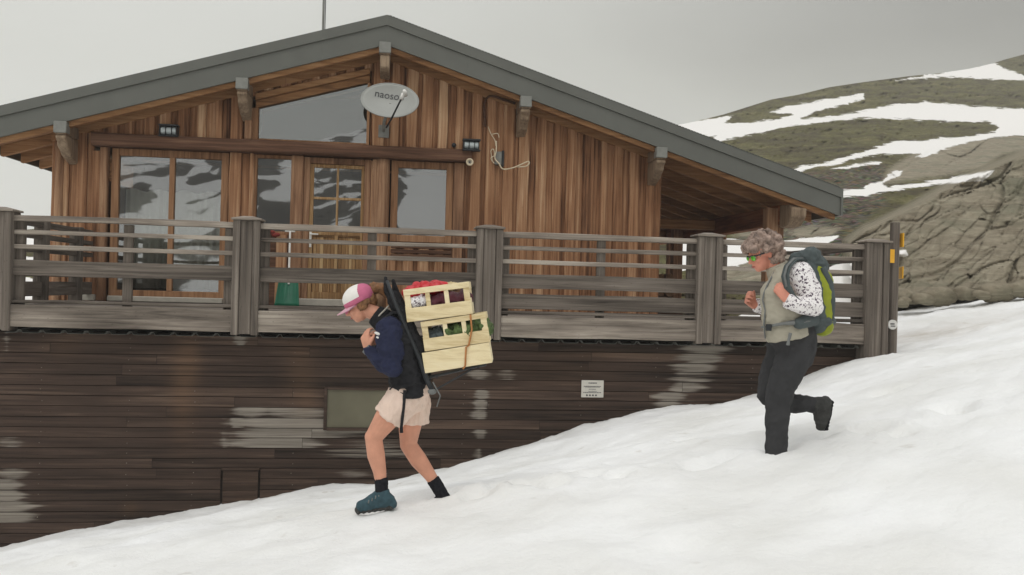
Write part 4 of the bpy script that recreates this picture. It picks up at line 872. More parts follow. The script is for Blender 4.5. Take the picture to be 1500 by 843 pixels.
q = MB(); o = P(1308, 476, 10.43); q.tube([o, o + Vector((0, .02, 0))], .062, 18); ro_ = q.build('round_marker', M['white'], tp)
q = MB(); q.box(o.x - .035, o.x + .02, o.y - .004, o.y - .001, o.z + .002, o.z + .018); q.box(o.x - .03, o.x + .03, o.y - .004, o.y - .001, o.z - .024, o.z - .012); q.build('print', M['ink'], ro_)
# loose rocks along the foot of the outcrop
for k, (px, py, d, s_) in enumerate([(1332, 436, 15.4, .17), (1352, 440, 15.2, .12), (1378, 436, 15.3, .2), (1415, 431, 15.2, .15), (1460, 428, 15.1, .22), (1490, 424, 15.0, .16), (1322, 443, 15.2, .1), (1437, 432, 15.0, .1)]):
    c = PD(px, py, d); q = MB(); q.ell(c, (s_ * 1.5, s_, s_ * .8), n=20, m=12)
    q.v = [tuple(Vector(v) + (Vector(v) - c) * .5 * fbm(Vector(v) * 4 / (s_ * 6) + Vector((k * 5, 0, 0)), 3)) for v in q.v]
    q.att = {'snow': [-40] * len(q.v), 'rock': [30] * len(q.v)}
    lab = ['pale flat rock nearest the signpost at the foot of the outcrop', 'small rock between two larger ones at the foot of the outcrop', 'broad rock in the earth band below the outcrop', 'medium rock in the middle of the earth band below the outcrop', 'largest loose rock at the right end of the earth band', 'rock at the far right edge below the outcrop', 'smallest rock next to the signpost at the snow edge', 'small stone left of the largest loose rock'][k]
    tag(q.build('loose_rock', M['hill'], origin=c, smooth=True), lab, 'rock', 'loose rocks below the outcrop')

# ------------------------------------------------------------------ people (voxel-fused round cones, one continuous skin each)
def cone(m_, p0, r0, p1, r1, n=16, flat0=False, flat1=False):
    """tapered limb with round (or flat) ends, as one closed shell"""
    p0, p1 = Vector(p0), Vector(p1); d = (p1 - p0).normalized(); a = Vector((0, 1, 0)) if abs(d.y) < .9 else Vector((1, 0, 0))
    x = d.cross(a).normalized(); y = d.cross(x); rings = []
    if flat0: rings.append((p0, r0))
    else: rings += [(p0 - d * r0 * math.cos(t_), r0 * math.sin(t_)) for t_ in (.35, .75, 1.15, 1.57)]
    if flat1: rings.append((p1, r1))
    else: rings += [(p1 + d * r1 * math.cos(t_), r1 * math.sin(t_)) for t_ in (1.57, 1.15, .75, .35)]
    vs = []
    for c, r in rings: vs += [c + x * r * math.cos(2 * math.pi * k / n) + y * r * math.sin(2 * math.pi * k / n) for k in range(n)]
    L = len(rings); fs = [(i * n + k, i * n + (k + 1) % n, (i + 1) * n + (k + 1) % n, (i + 1) * n + k) for i in range(L - 1) for k in range(n)]
    fs += [tuple(range(n - 1, -1, -1)), tuple(range((L - 1) * n, L * n))]
    m_.add(vs, fs, .5)
def limb(m_, pts, rs, **kw):
    for i in range(len(pts) - 1): cone(m_, pts[i], rs[i], pts[i + 1], rs[i + 1], flat0=kw.get('f0', False) and i == 0, flat1=kw.get('f1', False) and i == len(pts) - 2)
def fuse(m_, name, mat, parent, voxel=.006, smooth=4, wr=0.0, wscale=9.0, seed=0, wst=(1, 1, 1)):
    o = Vector(parent['org']); me = D.meshes.new('tmp'); me.from_pydata([tuple(Vector(v) - o) for v in m_.v], [], m_.f); me.update()
    tmp = D.objects.new('tmp', me); COL.objects.link(tmp)
    r = tmp.modifiers.new('r', 'REMESH'); r.mode = 'VOXEL'; r.voxel_size = voxel
    if smooth: s_ = tmp.modifiers.new('s', 'SMOOTH'); s_.iterations = smooth; s_.factor = .5
    bpy.context.view_layer.update()
    me2 = D.meshes.new_from_object(tmp.evaluated_get(bpy.context.evaluated_depsgraph_get())); D.objects.remove(tmp); D.meshes.remove(me)
    if wr:
        me2.update(); sv = Vector((seed * 3.1, seed * 1.7, 0)); st = Vector(wst)
        nor = [v.normal.copy() for v in me2.vertices]
        for v, n_ in zip(me2.vertices, nor):
            q = Vector((v.co.x * st.x, v.co.y * st.y, v.co.z * st.z)) * wscale + sv
            v.co += n_ * wr * (noise.noise(q) + .5 * (1 - 2 * abs(noise.noise(q * 1.9))))
    me2.polygons.foreach_set('use_smooth', [True] * len(me2.polygons)); me2.materials.clear(); me2.materials.append(mat); me2.name = name
    ob = D.objects.new(name, me2); COL.objects.link(ob); ob.parent = parent; ob['org'] = parent['org']
    return ob
def hand(m_, wrist, d, n_, curl=.9, thumb=1, sc_=1.0):
    """palm, four unequal bent fingers and a thumb from the side of the palm"""
    d = Vector(d).normalized(); n_ = (Vector(n_) - d * Vector(n_).dot(d)).normalized(); s = d.cross(n_) * thumb; w = Vector(wrist)
    for i, (off, ml, fl) in enumerate([(.030, .082, .070), (.010, .086, .080), (-.010, .082, .074), (-.029, .074, .058)]):
        k0 = w + s * off * .6 * sc_; k1 = w + (d * ml + s * off) * sc_; cone(m_, k0, .017 * sc_, k1, .0125 * sc_, 8)
        p = k1; a = curl * (.8 + .08 * i)
        for j, part in enumerate((.45, .32, .23)):
            dd = d * math.cos(a * (j + 1)) + n_ * math.sin(a * (j + 1)); p2 = p + dd * fl * part * sc_ * 1.15
            cone(m_, p, (.0105 - .0012 * j) * sc_, p2, (.0098 - .0014 * j) * sc_, 8); p = p2
    t0 = w + (d * .022 + s * .026) * sc_; t1 = t0 + (d * .030 + s * .026 + n_ * .014) * sc_; t2 = t1 + (d * .028 + s * .004 + n_ * .022) * sc_
    cone(m_, t0, .016 * sc_, t1, .0125 * sc_, 8); cone(m_, t1, .0125 * sc_, t2, .009 * sc_, 8)
def head(m_, c, fwd, up, k=1.0):
    fwd = Vector(fwd).normalized(); up = (Vector(up) - fwd * Vector(up).dot(fwd)).normalized(); sd = fwd.cross(up)
    R3 = Matrix((fwd, sd, up)).transposed(); A = lambda f, s, u: Vector(c) + (fwd * f + sd * s + up * u) * k
    m_.ell(A(-.012, 0, .035), (.098 * k, .076 * k, .085 * k), R3, 20, 14)
    m_.ell(A(.028, 0, -.035), (.062 * k, .060 * k, .075 * k), R3, 18, 12)
    cone(m_, A(.060, 0, -.082), .026 * k, A(.045, 0, -.07), .04 * k)
    cone(m_, A(.086, 0, .015), .010 * k, A(.108, 0, -.022), .0135 * k, 10); cone(m_, A(.104, 0, -.024), .012 * k, A(.085, 0, -.03), .014 * k, 10)
    for s in (-1, 1):
        cone(m_, A(.080, s * .012, .022), .011 * k, A(.072, s * .046, .020), .012 * k, 10)       # brow
        m_.ell(A(.062, s * .038, -.022), (.026 * k, .022 * k, .022 * k), R3)                      # cheek
        m_.ell(A(-.012, s * .074, -.005), (.019 * k, .008 * k, .032 * k), R3)                     # ear
    cone(m_, A(.088, -.014, -.054), .009 * k, A(.088, .014, -.054), .009 * k, 8); cone(m_, A(.084, -.012, -.066), .009 * k, A(.084, .012, -.066), .009 * k, 8)
    return A, R3
def face_bits(A, R3, par, k, skin_lip):
    for s in (-1, 1):
        q = MB(); q.ell(A(.077, s * .031, .002), (.010 * k, .013 * k, .008 * k), R3); e = q.build('eye', M['white'], par, smooth=True)
        q = MB(); q.ell(A(.085, s * .031, .002), (.004 * k, .006 * k, .006 * k), R3); q.build('iris', M['lampdark'], e, smooth=True)
    q = MB(); q.tube([A(.094, -.024, -.059), A(.0985, 0, -.060), A(.094, .024, -.059)], [.003, .0055, .003], 8); q.build('mouth', skin_lip, par, smooth=True)
M['lip'] = plain('lips', srgb(168, 92, 88), .5, .08, 30)

# --- the porter with the crates
DA = 6.0
def JA(px, py, dy=0.0): return PD(px, py, DA + dy)
ba = PD(560, 747, DA)
wa_ = thing('person', 'person in pink and white cap and pale shorts bending under a load of crates', 'person', tuple(ba))
hc = JA(527, 446, 0.0)
body = MB(); fwd = Vector((-.86, -.04, -.50)); up = Vector((-.50, 0, .86))
A, R3 = head(body, hc, fwd, up, .98)
limb(body, [JA(535, 452), JA(556, 463), JA(574, 482)], [.052, .052, .07])
for s in (-1, 1): limb(body, [JA(583, 490, s * .10), JA(594, 530, s * .085), JA(598, 575, s * .08)], [.085, .085, .10])
limb(body, [JA(568, 486, -.16), JA(574, 538, -.21), JA(541, 514, -.15)], [.05, .038, .026]); limb(body, [JA(578, 486, .16), JA(580, 540, .22), JA(546, 515, .12)], [.05, .038, .026])
hand(body, JA(539, 510, -.15), JA(533, 484, -.13) - JA(540, 512, -.15), (.6, .75, .1), .75, -1); hand(body, JA(545, 512, .11), JA(540, 486, .09) - JA(545, 512, .11), (.6, -.75, .1), .75, 1)
# legs: front (near) leg stepping down, rear leg sunk in the snow
limb(body, [JA(592, 580, -.09), JA(566, 614, -.10), JA(547, 641, -.105), JA(551, 668, -.105), JA(556, 690, -.105), JA(559, 716, -.10)], [.092, .083, .057, .059, .045, .034])
limb(body, [JA(545, 640, -.11), JA(549, 652, -.11)], [.05, .045])
limb(body, [JA(604, 578, .09), JA(601, 618, .09), JA(598, 652, .09), JA(613, 674, .09), JA(628, 694, .09), JA(641, 713, .09)], [.092, .084, .057, .060, .045, .034])
fuse(body, 'body', M['skin'], wa_, .0052, 5)
face_bits(A, R3, wa_, .98, M['lip'])
# hair: strands at the temple, bun pulled through the cap
q = MB(); [q.ell(A(-.03 + .02 * math.cos(i), s * .070, -.02 + .012 * i), (.034, .014, .03), R3) for i in range(3) for s in (-1, 1)]
q.ell(A(-.085, 0, -.01), (.035, .055, .05), R3); limb(q, [A(-.10, 0, .05), A(-.135, 0, .055), A(-.175, 0, .03), A(-.185, 0, -.03)], [.028, .036, .036, .018])
fuse(q, 'hair', M['hairA'], wa_, .005, 2, .010, 26, 1, (1, 1, .5))
# cap: white crown, pink band and brim
q = MB(); q.ell(A(-.012, 0, .052), (.108, .088, .082), R3, 22, 14); cp = fuse(q, 'cap', M['capw'], wa_, .005, 3)
# trim the crown flat at the band by dropping the underside
inv = R3.transposed()
for v in cp.data.vertices:
    l = inv @ (v.co + ba - hc) 
    if l.z < .018: l.z = .018 + (l.z - .018) * .06; v.co = R3 @ l + hc - ba
q = MB(); n = 40; vs = []
for k in range(n):
    a = 2 * math.pi * k / n; x_, y_ = .1085 * math.cos(a) - .012, .0885 * math.sin(a)
    for z_, g in ((.012, 1.0), (.014, 1.035), (.046, 1.035), (.048, 1.0)): vs.append(A((x_ + .012) * g - .012, y_ * g, z_))
q.add(vs, [(k * 4 + i, ((k + 1) % n) * 4 + i, ((k + 1) % n) * 4 + (i + 1) % 4, k * 4 + (i + 1) % 4) for k in range(n) for i in range(4)], .5); q.build('cap_band', M['pink'], cp, smooth=True)
q = MB(); q.ell(A(-.040, 0, .050), (.086, .0895, .078), R3, 22, 14); q.build('cap_panel', M['pink'], cp, smooth=True)
q = MB(); vs = []; n, m_ = 14, 6
for s_ in (0, .006):
    for j in range(m_ + 1):
        for k in range(n + 1):
            a = (k / n - .5) * 2.5; t_ = j / m_; ext = .075 * t_ * math.cos(a * .62)
            x_ = .108 * math.cos(a) - .012 + ext; y_ = .088 * math.sin(a); vs.append(A(x_, y_, .022 - s_ - .16 * ext - 1.8 * y_ * y_ * .9))
T = (m_ + 1) * (n + 1); g_ = lambda s_, j, k: s_ * T + j * (n + 1) + k
fs = [(g_(0, j, k), g_(0, j, k + 1), g_(0, j + 1, k + 1), g_(0, j + 1, k)) for j in range(m_) for k in range(n)] + [(g_(1, j, k), g_(1, j + 1, k), g_(1, j + 1, k + 1), g_(1, j, k + 1)) for j in range(m_) for k in range(n)]
fs += [(g_(0, m_, k), g_(0, m_, k + 1), g_(1, m_, k + 1), g_(1, m_, k)) for k in range(n)]
q.add(vs, fs, .5); q.build('cap_brim', M['brim'], cp, smooth=True)
q = MB(); q.tube([A(.088, -.06, .004), A(.104, -.034, .0), A(.108, 0, .003), A(.104, .034, .0), A(.088, .06, .004)], [.014, .02, .012, .02, .014], 8, sq=(.45, 1)); q.tube([A(.088, -.06, .006), A(.0, -.078, .006)], .005, 6); q.tube([A(.088, .06, .006), A(.0, .078, .006)], .005, 6); q.build('sunglasses', M['pink'], wa_, smooth=True)
# jacket with collar, sleeves
q = MB()
for s in (-1, 1): limb(q, [JA(580, 490, s * .095), JA(590, 525, s * .085), JA(597, 560, s * .08), JA(598, 580, s * .08)], [.108, .112, .116, .118], f1=True)
limb(q, [JA(570, 477), JA(574, 492)], [.075, .10]); jk = fuse(q, 'jacket', M['black'], wa_, .006, 4, .016, 10, 2, (1, 1, 1.8))
q = MB(); limb(q, [JA(549, 461), JA(566, 473)], [.068, .088], f0=True); fuse(q, 'collar', M['black'], jk, .0055, 2, .004, 14, 4)
q = MB(); q.tube([JA(548, 471, -.055), JA(556, 462, -.075), JA(566, 452, -.07), JA(574, 443, -.02)], .0055, 6); q.build('collar_piping', M['sill'], jk, smooth=True)
for s, sx in ((-1, 0), (1, 2)):
    q = MB(); limb(q, [JA(570 + sx, 485, s * .155), JA(572 + sx, 510, s * .19), JA(575 + sx, 538, s * .21), JA(560, 530, s * .19), JA(539 + 3 * sx, 511, s * (.15 if s < 0 else .12))], [.092, .084, .066, .056, .037], f1=True)
    so_ = fuse(q, 'sleeve', M['navy'], jk, .0055, 3, .015, 12, 5 + s, (1, 1, 1.6))
    q = MB(); limb(q, [JA(541 + 3 * sx, 514, s * (.152 if s < 0 else .122)), JA(537 + 3 * sx, 510, s * (.15 if s < 0 else .12))], [.039, .039], f0=True, f1=True); q.build('cuff', M['strapgrey'], so_, smooth=True)
    if s < 0:
        q = MB(); q.ell(JA(553, 489, -.235), (.022, .012, .010), Matrix.Rotation(.4, 3, 'Y')); q.ell(JA(554, 495, -.24), (.015, .012, .007), Matrix.Rotation(.3, 3, 'Y')); q.build('sleeve_mark', M['white'], so_, smooth=True)
# shorts
q = MB()
limb(q, [JA(596, 572, -.07), JA(587, 590, -.09), JA(569, 613, -.10)], [.112, .116, .107], f1=True); limb(q, [JA(600, 572, .07), JA(606, 592, .085), JA(605, 619, .09)], [.112, .114, .104], f1=True)
limb(q, [JA(602, 578, -.05), JA(602, 578, .05)], [.122, .122]); shs = fuse(q, 'shorts', M['shorts'], wa_, .006, 2, .016, 12, 9, (1.3, 1.3, .6))
q = MB(); q.tube([JA(593, 572, -.205), JA(591, 600, -.205), JA(588, 625, -.20), JA(588, 634, -.195)], [.011, .010, .010, .012], 8); q.build('drawstring_strap', M['black'], shs, smooth=True)
# socks and shoes
for fp, s, sh_ in (((559, 716, 'n'), -.10, 1), ((641, 711, 'f'), .09, 0)):
    px, py, _ = fp; q = MB()
    if sh_: limb(q, [JA(558, 700, s), JA(560, 728, s)], [.045, .042], f0=True)
    else: limb(q, [JA(634, 702, s), JA(646, 722, s), JA(652, 738, s)], [.045, .043, .04], f0=True)
    fuse(q, 'sock', M['sock'], wa_, .005, 2, .003, 30, 3)
    if sh_: pts = [(565, 731), (547, 735), (529, 741)]
    else: pts = [(650, 730), (640, 740), (626, 748)]
    q = MB(); limb(q, [JA(*pts[0], s), JA(*pts[1], s), JA(*pts[2], s - .01)], [.048, .045, .034]); limb(q, [JA(pts[0][0], pts[0][1] + 3, s), JA(pts[2][0], pts[2][1] + 2, s)], [.046, .036])
    if sh_: limb(q, [JA(559, 719, s), JA(561, 728, s), JA(566, 732, s)], [.05, .052, .05], f0=True); limb(q, [JA(556, 726, s), JA(540, 736, s)], [.042, .036]); limb(q, [JA(571, 733, s), JA(575, 739, s)], [.036, .03])
    so_ = fuse(q, 'shoe', M['teal'] if sh_ else M['sock'], wa_, .005, 3, .003, 24, 6)
    if sh_:
        q = MB()
        for k in range(4):
            a_ = JA(556 - 5 * k, 723 + 3.2 * k, s - .02); q.tube([a_ + FW * -.035 - UP * .012, a_ + UP * .010, a_ + FW * .05 - UP * .004], .0045, 6)
        q.build('lace', M['strapgrey'], so_, smooth=True)
    q = MB(); p0, p1 = JA(pts[0][0] + 8, pts[0][1] + 9, s), JA(pts[2][0] - 4, pts[2][1] + 6, s); limb(q, [p0, (p0 + p1) / 2 + UP * .006, p1], [.03, .034, .026])
    for k in range(7): q.ell(lerp(p0, p1, k / 6) - UP * .018, (.016, .04, .012))
    fuse(q, 'sole', M['boot'], so_, .006, 1)

# --- carrying frame on the porter's back
pf = thing('carrying_frame', 'black padded carrying frame strapped to the bent back of the porter', 'pack frame', tuple(JA(612, 540)))
dn = (JA(640, 560) - JA(578, 408)).normalized()
for s in (-.155, .155):
    q = MB(); q.tube([JA(567, 412, s * .5), JA(573, 428, s * .9), JA(590, 470, s), JA(614, 525, s), JA(626, 558, s), JA(633, 572, s)], [.010, .013, .015, .016, .018, .018], 8); q.build('side_rail', M['lampdark'], pf, smooth=True)
q = MB(); limb(q, [JA(577, 432, -.09), JA(592, 466, -.10), JA(614, 515, -.10), JA(622, 552, -.09)], [.028, .045, .045, .04]); limb(q, [JA(577, 432, .09), JA(592, 466, .10), JA(614, 515, .10), JA(622, 552, .09)], [.028, .045, .045, .04])
limb(q, [JA(577, 432, 0), JA(592, 466, 0), JA(614, 515, 0), JA(622, 552, 0)], [.028, .045, .045, .04]); fuse(q, 'back_pad', M['black'], pf, .007, 4, .010, 12, 7)
q = MB(); limb(q, [JA(565, 408, -.03), JA(569, 428, -.04), JA(578, 448, -.05)], [.014, .026, .036]); limb(q, [JA(576, 412, .03), JA(580, 430, .04), JA(588, 450, .05)], [.012, .022, .034]); fuse(q, 'head_pad', M['black'], pf, .006, 3, .008, 18, 8)
for s in (-1, 1):
    q = MB(); q.tube([JA(590, 462, s * .11), JA(576, 458, s * .125), JA(562, 470, s * .13), JA(556, 490, s * .14), JA(558, 515, s * .15), JA(572, 545, s * .155), JA(600, 560, s * .15)], [.026, .03, .03, .028, .02, .014, .012], 8, sq=(1, .5)); q.build('shoulder_strap', M['black'], pf, smooth=True)
q = MB(); q.tube([JA(612, 560, -.15), JA(592, 566, -.20), JA(575, 569, -.14), JA(570, 571, 0), JA(576, 571, .14), JA(592, 570, .2), JA(612, 562, .15)], .022, 8, sq=(1, .5)); q.build('hip_belt', M['black'], pf, smooth=True)
shx = (JA(706, 531) - JA(627, 549)).normalized()
q = MB()
for s in (-.13, 0, .13): q.tube([JA(628, 553, s), JA(712, 534, s)], .010, 8)
q.tube([JA(640, 552, -.14), JA(640, 552, .14)], .010, 8); q.tube([JA(700, 538, -.14), JA(700, 538, .14)], .010, 8); q.tube([JA(633, 574, -.13), JA(690, 542, -.13)], .007, 6); q.tube([JA(633, 574, .13), JA(690, 542, .13)], .007, 6); q.build('shelf', M['lampdark'], pf)
q = MB(); q.ell(JA(633, 574, -.16), (.03, .02, .02)); q.tube([JA(634, 560, -.16), JA(645, 580, -.16), JA(640, 596, -.15)], .005, 6); q.build('loose_buckle', M['strapgrey'], pf, smooth=True)
# --- crates
def crate(c, ang, w, h, dep, label, windows, seed):
    t_ = thing('wooden_crate', label, 'crate', tuple(c), 'poplar crates on the carrying frame')
    ca, sa_ = math.cos(ang), math.sin(ang); ax = (RT * ca + UP * sa_); az = (UP * ca - RT * sa_); ay = FW.copy(); C0 = Vector(c); random.seed(seed)
    pt = lambda x, y, z: C0 + ax * x + ay * y + az * z
    def slat(x0, x1, y0, y1, z0, z1, m_): m_.obox(pt((x0 + x1) / 2, (y0 + y1) / 2, (z0 + z1) / 2), ax * (x1 - x0) / 2, ay * (y1 - y0) / 2, az * (z1 - z0) / 2)
    W2, D2 = w / 2, dep / 2
    for sgn in (-1, 1):
        q = MB(); yo = (sgn * D2, sgn * (D2 - .006)); y0, y1 = min(yo), max(yo)
        if windows: 
            slat(-W2, W2, y0, y1, -h / 2, -h / 2 + h * .42, q); slat(-W2, W2, y0, y1, h / 2 - h * .18, h / 2, q)
        else: slat(-W2, W2, y0, y1, -h / 2, h / 2, q)
        q.build('long_side', M['crate'], t_, bev=.0015)
        q = MB(); slat(sgn * W2 - .004 * (sgn > 0), sgn * W2 + .004 * (sgn < 0), -D2 + .007, D2 - .007, -h / 2, -h / 2 + h * (.5 if windows else 1), q)
        if windows: slat(sgn * W2 - .004 * (sgn > 0), sgn * W2 + .004 * (sgn < 0), -D2 + .007, D2 - .007, h / 2 - h * .22, h / 2, q)
        q.build('end_panel', M['crate'], t_, bev=.0015)
        if windows:
            q = MB(); yi = sgn * (D2 - .0065); 
            for x_, hw_ in ((-W2 + .022, .020), (W2 - .022, .020), (-.062, .015), (.062, .015)): slat(x_ - hw_, x_ + hw_, min(yi, yi - sgn * .006), max(yi, yi - sgn * .006), -h / 2 + .004, h / 2 - .002, q)
            q.build('upright', M['crate'], t_, bev=.0015)
    q = MB()
    for k in range(5): slat(-W2 + .008, W2 - .008, -D2 + .012 + k * (dep - .024) / 5, -D2 + .006 + (k + 1) * (dep - .024) / 5, -h / 2 + .002, -h / 2 + .008, q)
    q.build('bottom', M['crate'], t_)
    return pt
E_ = -.30
p1 = crate(JA(644, 442, -.02), .155, .435, .215, .30, 'topmost crate, slatted and holding dark red produce under a red bag', True, 3)
p2 = crate(JA(669, 485, -.02), .175, .435, .195, .30, 'middle crate, slatted with green lettuce showing through the gaps', True, 4)
p3 = crate(JA(671.5, 522, -.02), .185, .448, .135, .30, 'lowest crate, solid sided and resting on the frame shelf', False, 5)
random.seed(11)
def heap(pt, name, label, cat, mat, pts, r, wr, seed, wsc=24):
    c = pt(*pts[0]); t_ = thing(name, label, cat, tuple(c)); q = MB()
    for x_, y_, z_ in pts: q.ell(pt(x_, y_, z_), (r * random.uniform(.9, 1.2), r * random.uniform(.9, 1.2), r * random.uniform(.75, 1)))
    o = fuse(q, name, mat, t_, .006, 2, wr, wsc, seed); o.parent = None; o.location = c; o['label'] = label; o['category'] = cat; D.objects.remove(t_); o.name = name
    return o
grid = lambda z, x0=-.17, x1=.17: [(lerp(x0, x1, i / 5), y_, z + random.uniform(-.012, .012)) for i in range(6) for y_ in (-.08, .02, .1)]
heap(p2, 'lettuce', 'green lettuce heads filling the middle crate', 'lettuce', M['leaf'], grid(-.01, -.02, .17), .055, .03, 1)
heap(p2, 'dark_greens', 'dark leafy greens at the left end of the middle crate', 'greens', M['packgrey'], [(-.16, -.08, -.02), (-.11, -.08, 0), (-.15, .05, 0), (-.1, .07, -.02)], .05, .02, 2)
heap(p1, 'red_produce', 'dark red beets filling the topmost crate', 'vegetables', M['plum'], grid(.0, -.04, .17), .05, .008, 3)
heap(p1, 'striped_cloth', 'crumpled black and white cloth at the left end of the topmost crate', 'cloth', M['print'], [(-.16, -.09, .01), (-.12, -.09, .02), (-.15, .04, 0), (-.11, .06, .0)], .045, .02, 4)
heap(p1, 'red_bag', 'shiny red plastic bag bulging out of the topmost crate', 'bag', M['red'], [(-.18, -.07, .085), (-.13, -.05, .10), (-.07, -.06, .105), (-.02, -.03, .10), (.02, .0, .09), (-.14, .06, .09), (-.06, .07, .10), (.0, .07, .09)], .05, .020, 5, 15)
heap(p1, 'pale_bag', 'pale paper bag tucked beside the red bag', 'bag', M['crate'], [(.07, .04, .09), (.11, .05, .085), (.04, .08, .085)], .035, .012, 6)
q = MB(); q.tube([p2(.115, -.155, .10), p2(.11, -.158, 0), p2(.075, -.158, -.1), p3(.07, -.156, .06), p3(.045, -.158, -.06), p3(.03, -.155, -.075), p3(.02, 0, -.09)], .006, 7)
tag(q.build('tie_cord', M['rope'], origin=p2(.11, -.158, 0), smooth=True), 'tan cord tied down over the middle and lowest crates', 'cord')

# --- the second hiker
DB = 6.0
def JB(px, py, dy=0.0): return PD(px, py, DB + dy)
bb = PD(1137, 658, DB); wb = thing('person', 'grey haired person in stone vest, printed sleeves and dark trousers stepping through the snow', 'person', tuple(bb))
hc = JB(1117, 373); body = MB(); fwd = Vector((-.92, -.06, -.36)); up = Vector((-.36, 0, .92))
A, R3 = head(body, hc, fwd, up, .97)
limb(body, [JB(1126, 380), JB(1137, 392), JB(1148, 408)], [.05, .052, .07])
for s in (-1, 1): limb(body, [JB(1152, 415, s * .10), JB(1153, 455, s * .09), JB(1162, 495, s * .08)], [.09, .11, .12])
limb(body, [JB(1163, 402, -.17), JB(1190, 449, -.23), JB(1158, 441, -.27)], [.05, .038, .026]); limb(body, [JB(1150, 405, .17), JB(1128, 452, .24), JB(1106, 447, .22)], [.05, .038, .026])
hand(body, JB(1153, 438, -.27), JB(1141, 422, -.24) - JB(1153, 438, -.27), (.1, .95, .2), .8, -1); hand(body, JB(1105, 447, .22), JB(1093, 436, .19) - JB(1105, 447, .22), (.3, -.9, .1), .95, 1)
limb(body, [JB(1168, 505, -.09), JB(1140, 580, -.10), JB(1137, 660, -.10)], [.10, .06, .04]); limb(body, [JB(1150, 505, .09), JB(1124, 578, .10), JB(1196, 597, .12)], [.10, .06, .04])
limb(body, [JB(1137, 672, -.1), JB(1115, 682, -.1)], [.035, .03]); limb(body, [JB(1205, 596, .12), JB(1204, 622, .12)], [.035, .03])
fuse(body, 'body', M['skinB'], wb, .0052, 5); face_bits(A, R3, wb, .97, M['lip'])
# curly hair
q = MB(); random.seed(21)
for i in range(60):
    th_, ph_ = random.uniform(0, 6.28), random.uniform(-.45, 1.5); f_, s_, u_ = math.cos(th_) * math.cos(ph_), math.sin(th_) * math.cos(ph_), math.sin(ph_)
    if f_ > .35 and u_ < .42: continue
    q.ell(A(-.03 + .105 * f_, .088 * s_, .045 + .092 * u_), (.030, .028, .028), R3, 9, 7)
for x_, z_ in ((.055, .095), (.08, .075), (.02, .105), (-.09, .02), (-.1, -.03), (-.085, -.07), (-.05, -.055)):
    for s_ in (-.05, 0, .05): q.ell(A(x_, s_, z_), (.034, .03, .03), R3, 9, 7)
q.ell(A(-.035, 0, .05), (.10, .082, .085), R3); fuse(q, 'hair', M['hairB'], wb, .0048, 1, .020, 38, 5, (1, 1, .6))
q = MB()
for s in (-1, 1): q.ell(A(.092, s * .034, .002), (.008, .030, .021), R3)
gl = MB(); gl.tube([A(.080, -.066, .014), A(.1, -.03, .021), A(.104, 0, .014), A(.1, .03, .021), A(.080, .066, .014)], .005, 6)
for s in (-1, 1): gl.tube([A(.080, s * .066, .014), A(-.01, s * .080, .012)], .0045, 6)
glo = gl.build('sunglasses', M['lampdark'], wb, smooth=True); q.build('lens', M['lens'], glo, smooth=True)
# vest
q = MB()
for s in (-1, 1): limb(q, [JB(1152, 408, s * .09), JB(1144, 435, s * .08), JB(1149, 462, s * .08), JB(1156, 495, s * .08)], [.095, .135, .146, .155], f1=True)
limb(q, [JB(1140, 394), JB(1150, 412)], [.072, .105], f0=True); vst = fuse(q, 'vest', M['vest'], wb, .006, 5, .009, 9, 3, (1, 1, 1.6))
q = MB(); q.tube([JB(1136, 396, -.07), JB(1130, 407, -.11), JB(1124, 418, -.13), JB(1119, 430, -.125), JB(1117, 440, -.125), JB(1121, 455, -.13), JB(1119, 475, -.12), JB(1121, 496, -.1)], .006, 6); q.build('zip', M['strapgrey'], vst, smooth=True)
q = MB(); limb(q, [JB(1137, 388), JB(1143, 402)], [.074, .086], f0=True); fuse(q, 'collar', M['vest'], vst, .0055, 2, .004, 12, 2)
for s in (-1, 1):
    q = MB()
    if s < 0: limb(q, [JB(1170, 402, -.165), JB(1185, 428, -.205), JB(1190, 448, -.235), JB(1172, 447, -.26), JB(1152, 440, -.27)], [.085, .078, .068, .058, .046], f1=True)
    else: limb(q, [JB(1150, 405, .165), JB(1136, 432, .21), JB(1128, 452, .24), JB(1107, 447, .22)], [.08, .07, .062, .044], f1=True)
    fuse(q, 'sleeve', M['print'], wb, .0055, 3, .010, 12, 8 + s)
# trousers
q = MB(); limb(q, [JB(1166, 490, -.07), JB(1164, 520, -.085), JB(1146, 560, -.095), JB(1139, 590, -.10), JB(1138, 625, -.10), JB(1137, 672, -.10)], [.132, .118, .092, .080, .069, .072])
limb(q, [JB(1152, 490, .07), JB(1146, 520, .085), JB(1130, 560, .10), JB(1125, 578, .10), JB(1150, 588, .11), JB(1192, 594, .12)], [.126, .108, .083, .073, .066, .058], f1=True)
limb(q, [JB(1160, 492, -.06), JB(1160, 492, .06)], [.145, .145]); fuse(q, 'trousers', M['trousers'], wb, .006, 4, .013, 11, 4, (1, 1, .9))
q = MB(); limb(q, [JB(1190, 596, .12), JB(1203, 593, .12)], [.062, .056], f0=True); limb(q, [JB(1209, 590, .12), JB(1207, 606, .12), JB(1203, 624, .12)], [.045, .048, .036]); limb(q, [JB(1200, 600, .12), JB(1202, 618, .12)], [.045, .04])
bo = fuse(q, 'boot', M['boot'], wb, .005, 2, .005, 26, 4)
q = MB(); limb(q, [JB(1215, 590, .12), JB(1213, 607, .12), JB(1207, 627, .12)], [.024, .026, .022])
for k in range(9): q.ell(lerp(JB(1217, 589, .12), JB(1209, 628, .12), k / 8), (.014, .042, .014))
fuse(q, 'sole', M['black'], bo, .006, 1)
q = MB(); limb(q, [JB(1139, 668, -.1), JB(1116, 680, -.1)], [.06, .04]); fuse(q, 'boot', M['boot'], wb, .006, 2, .004, 26, 4)
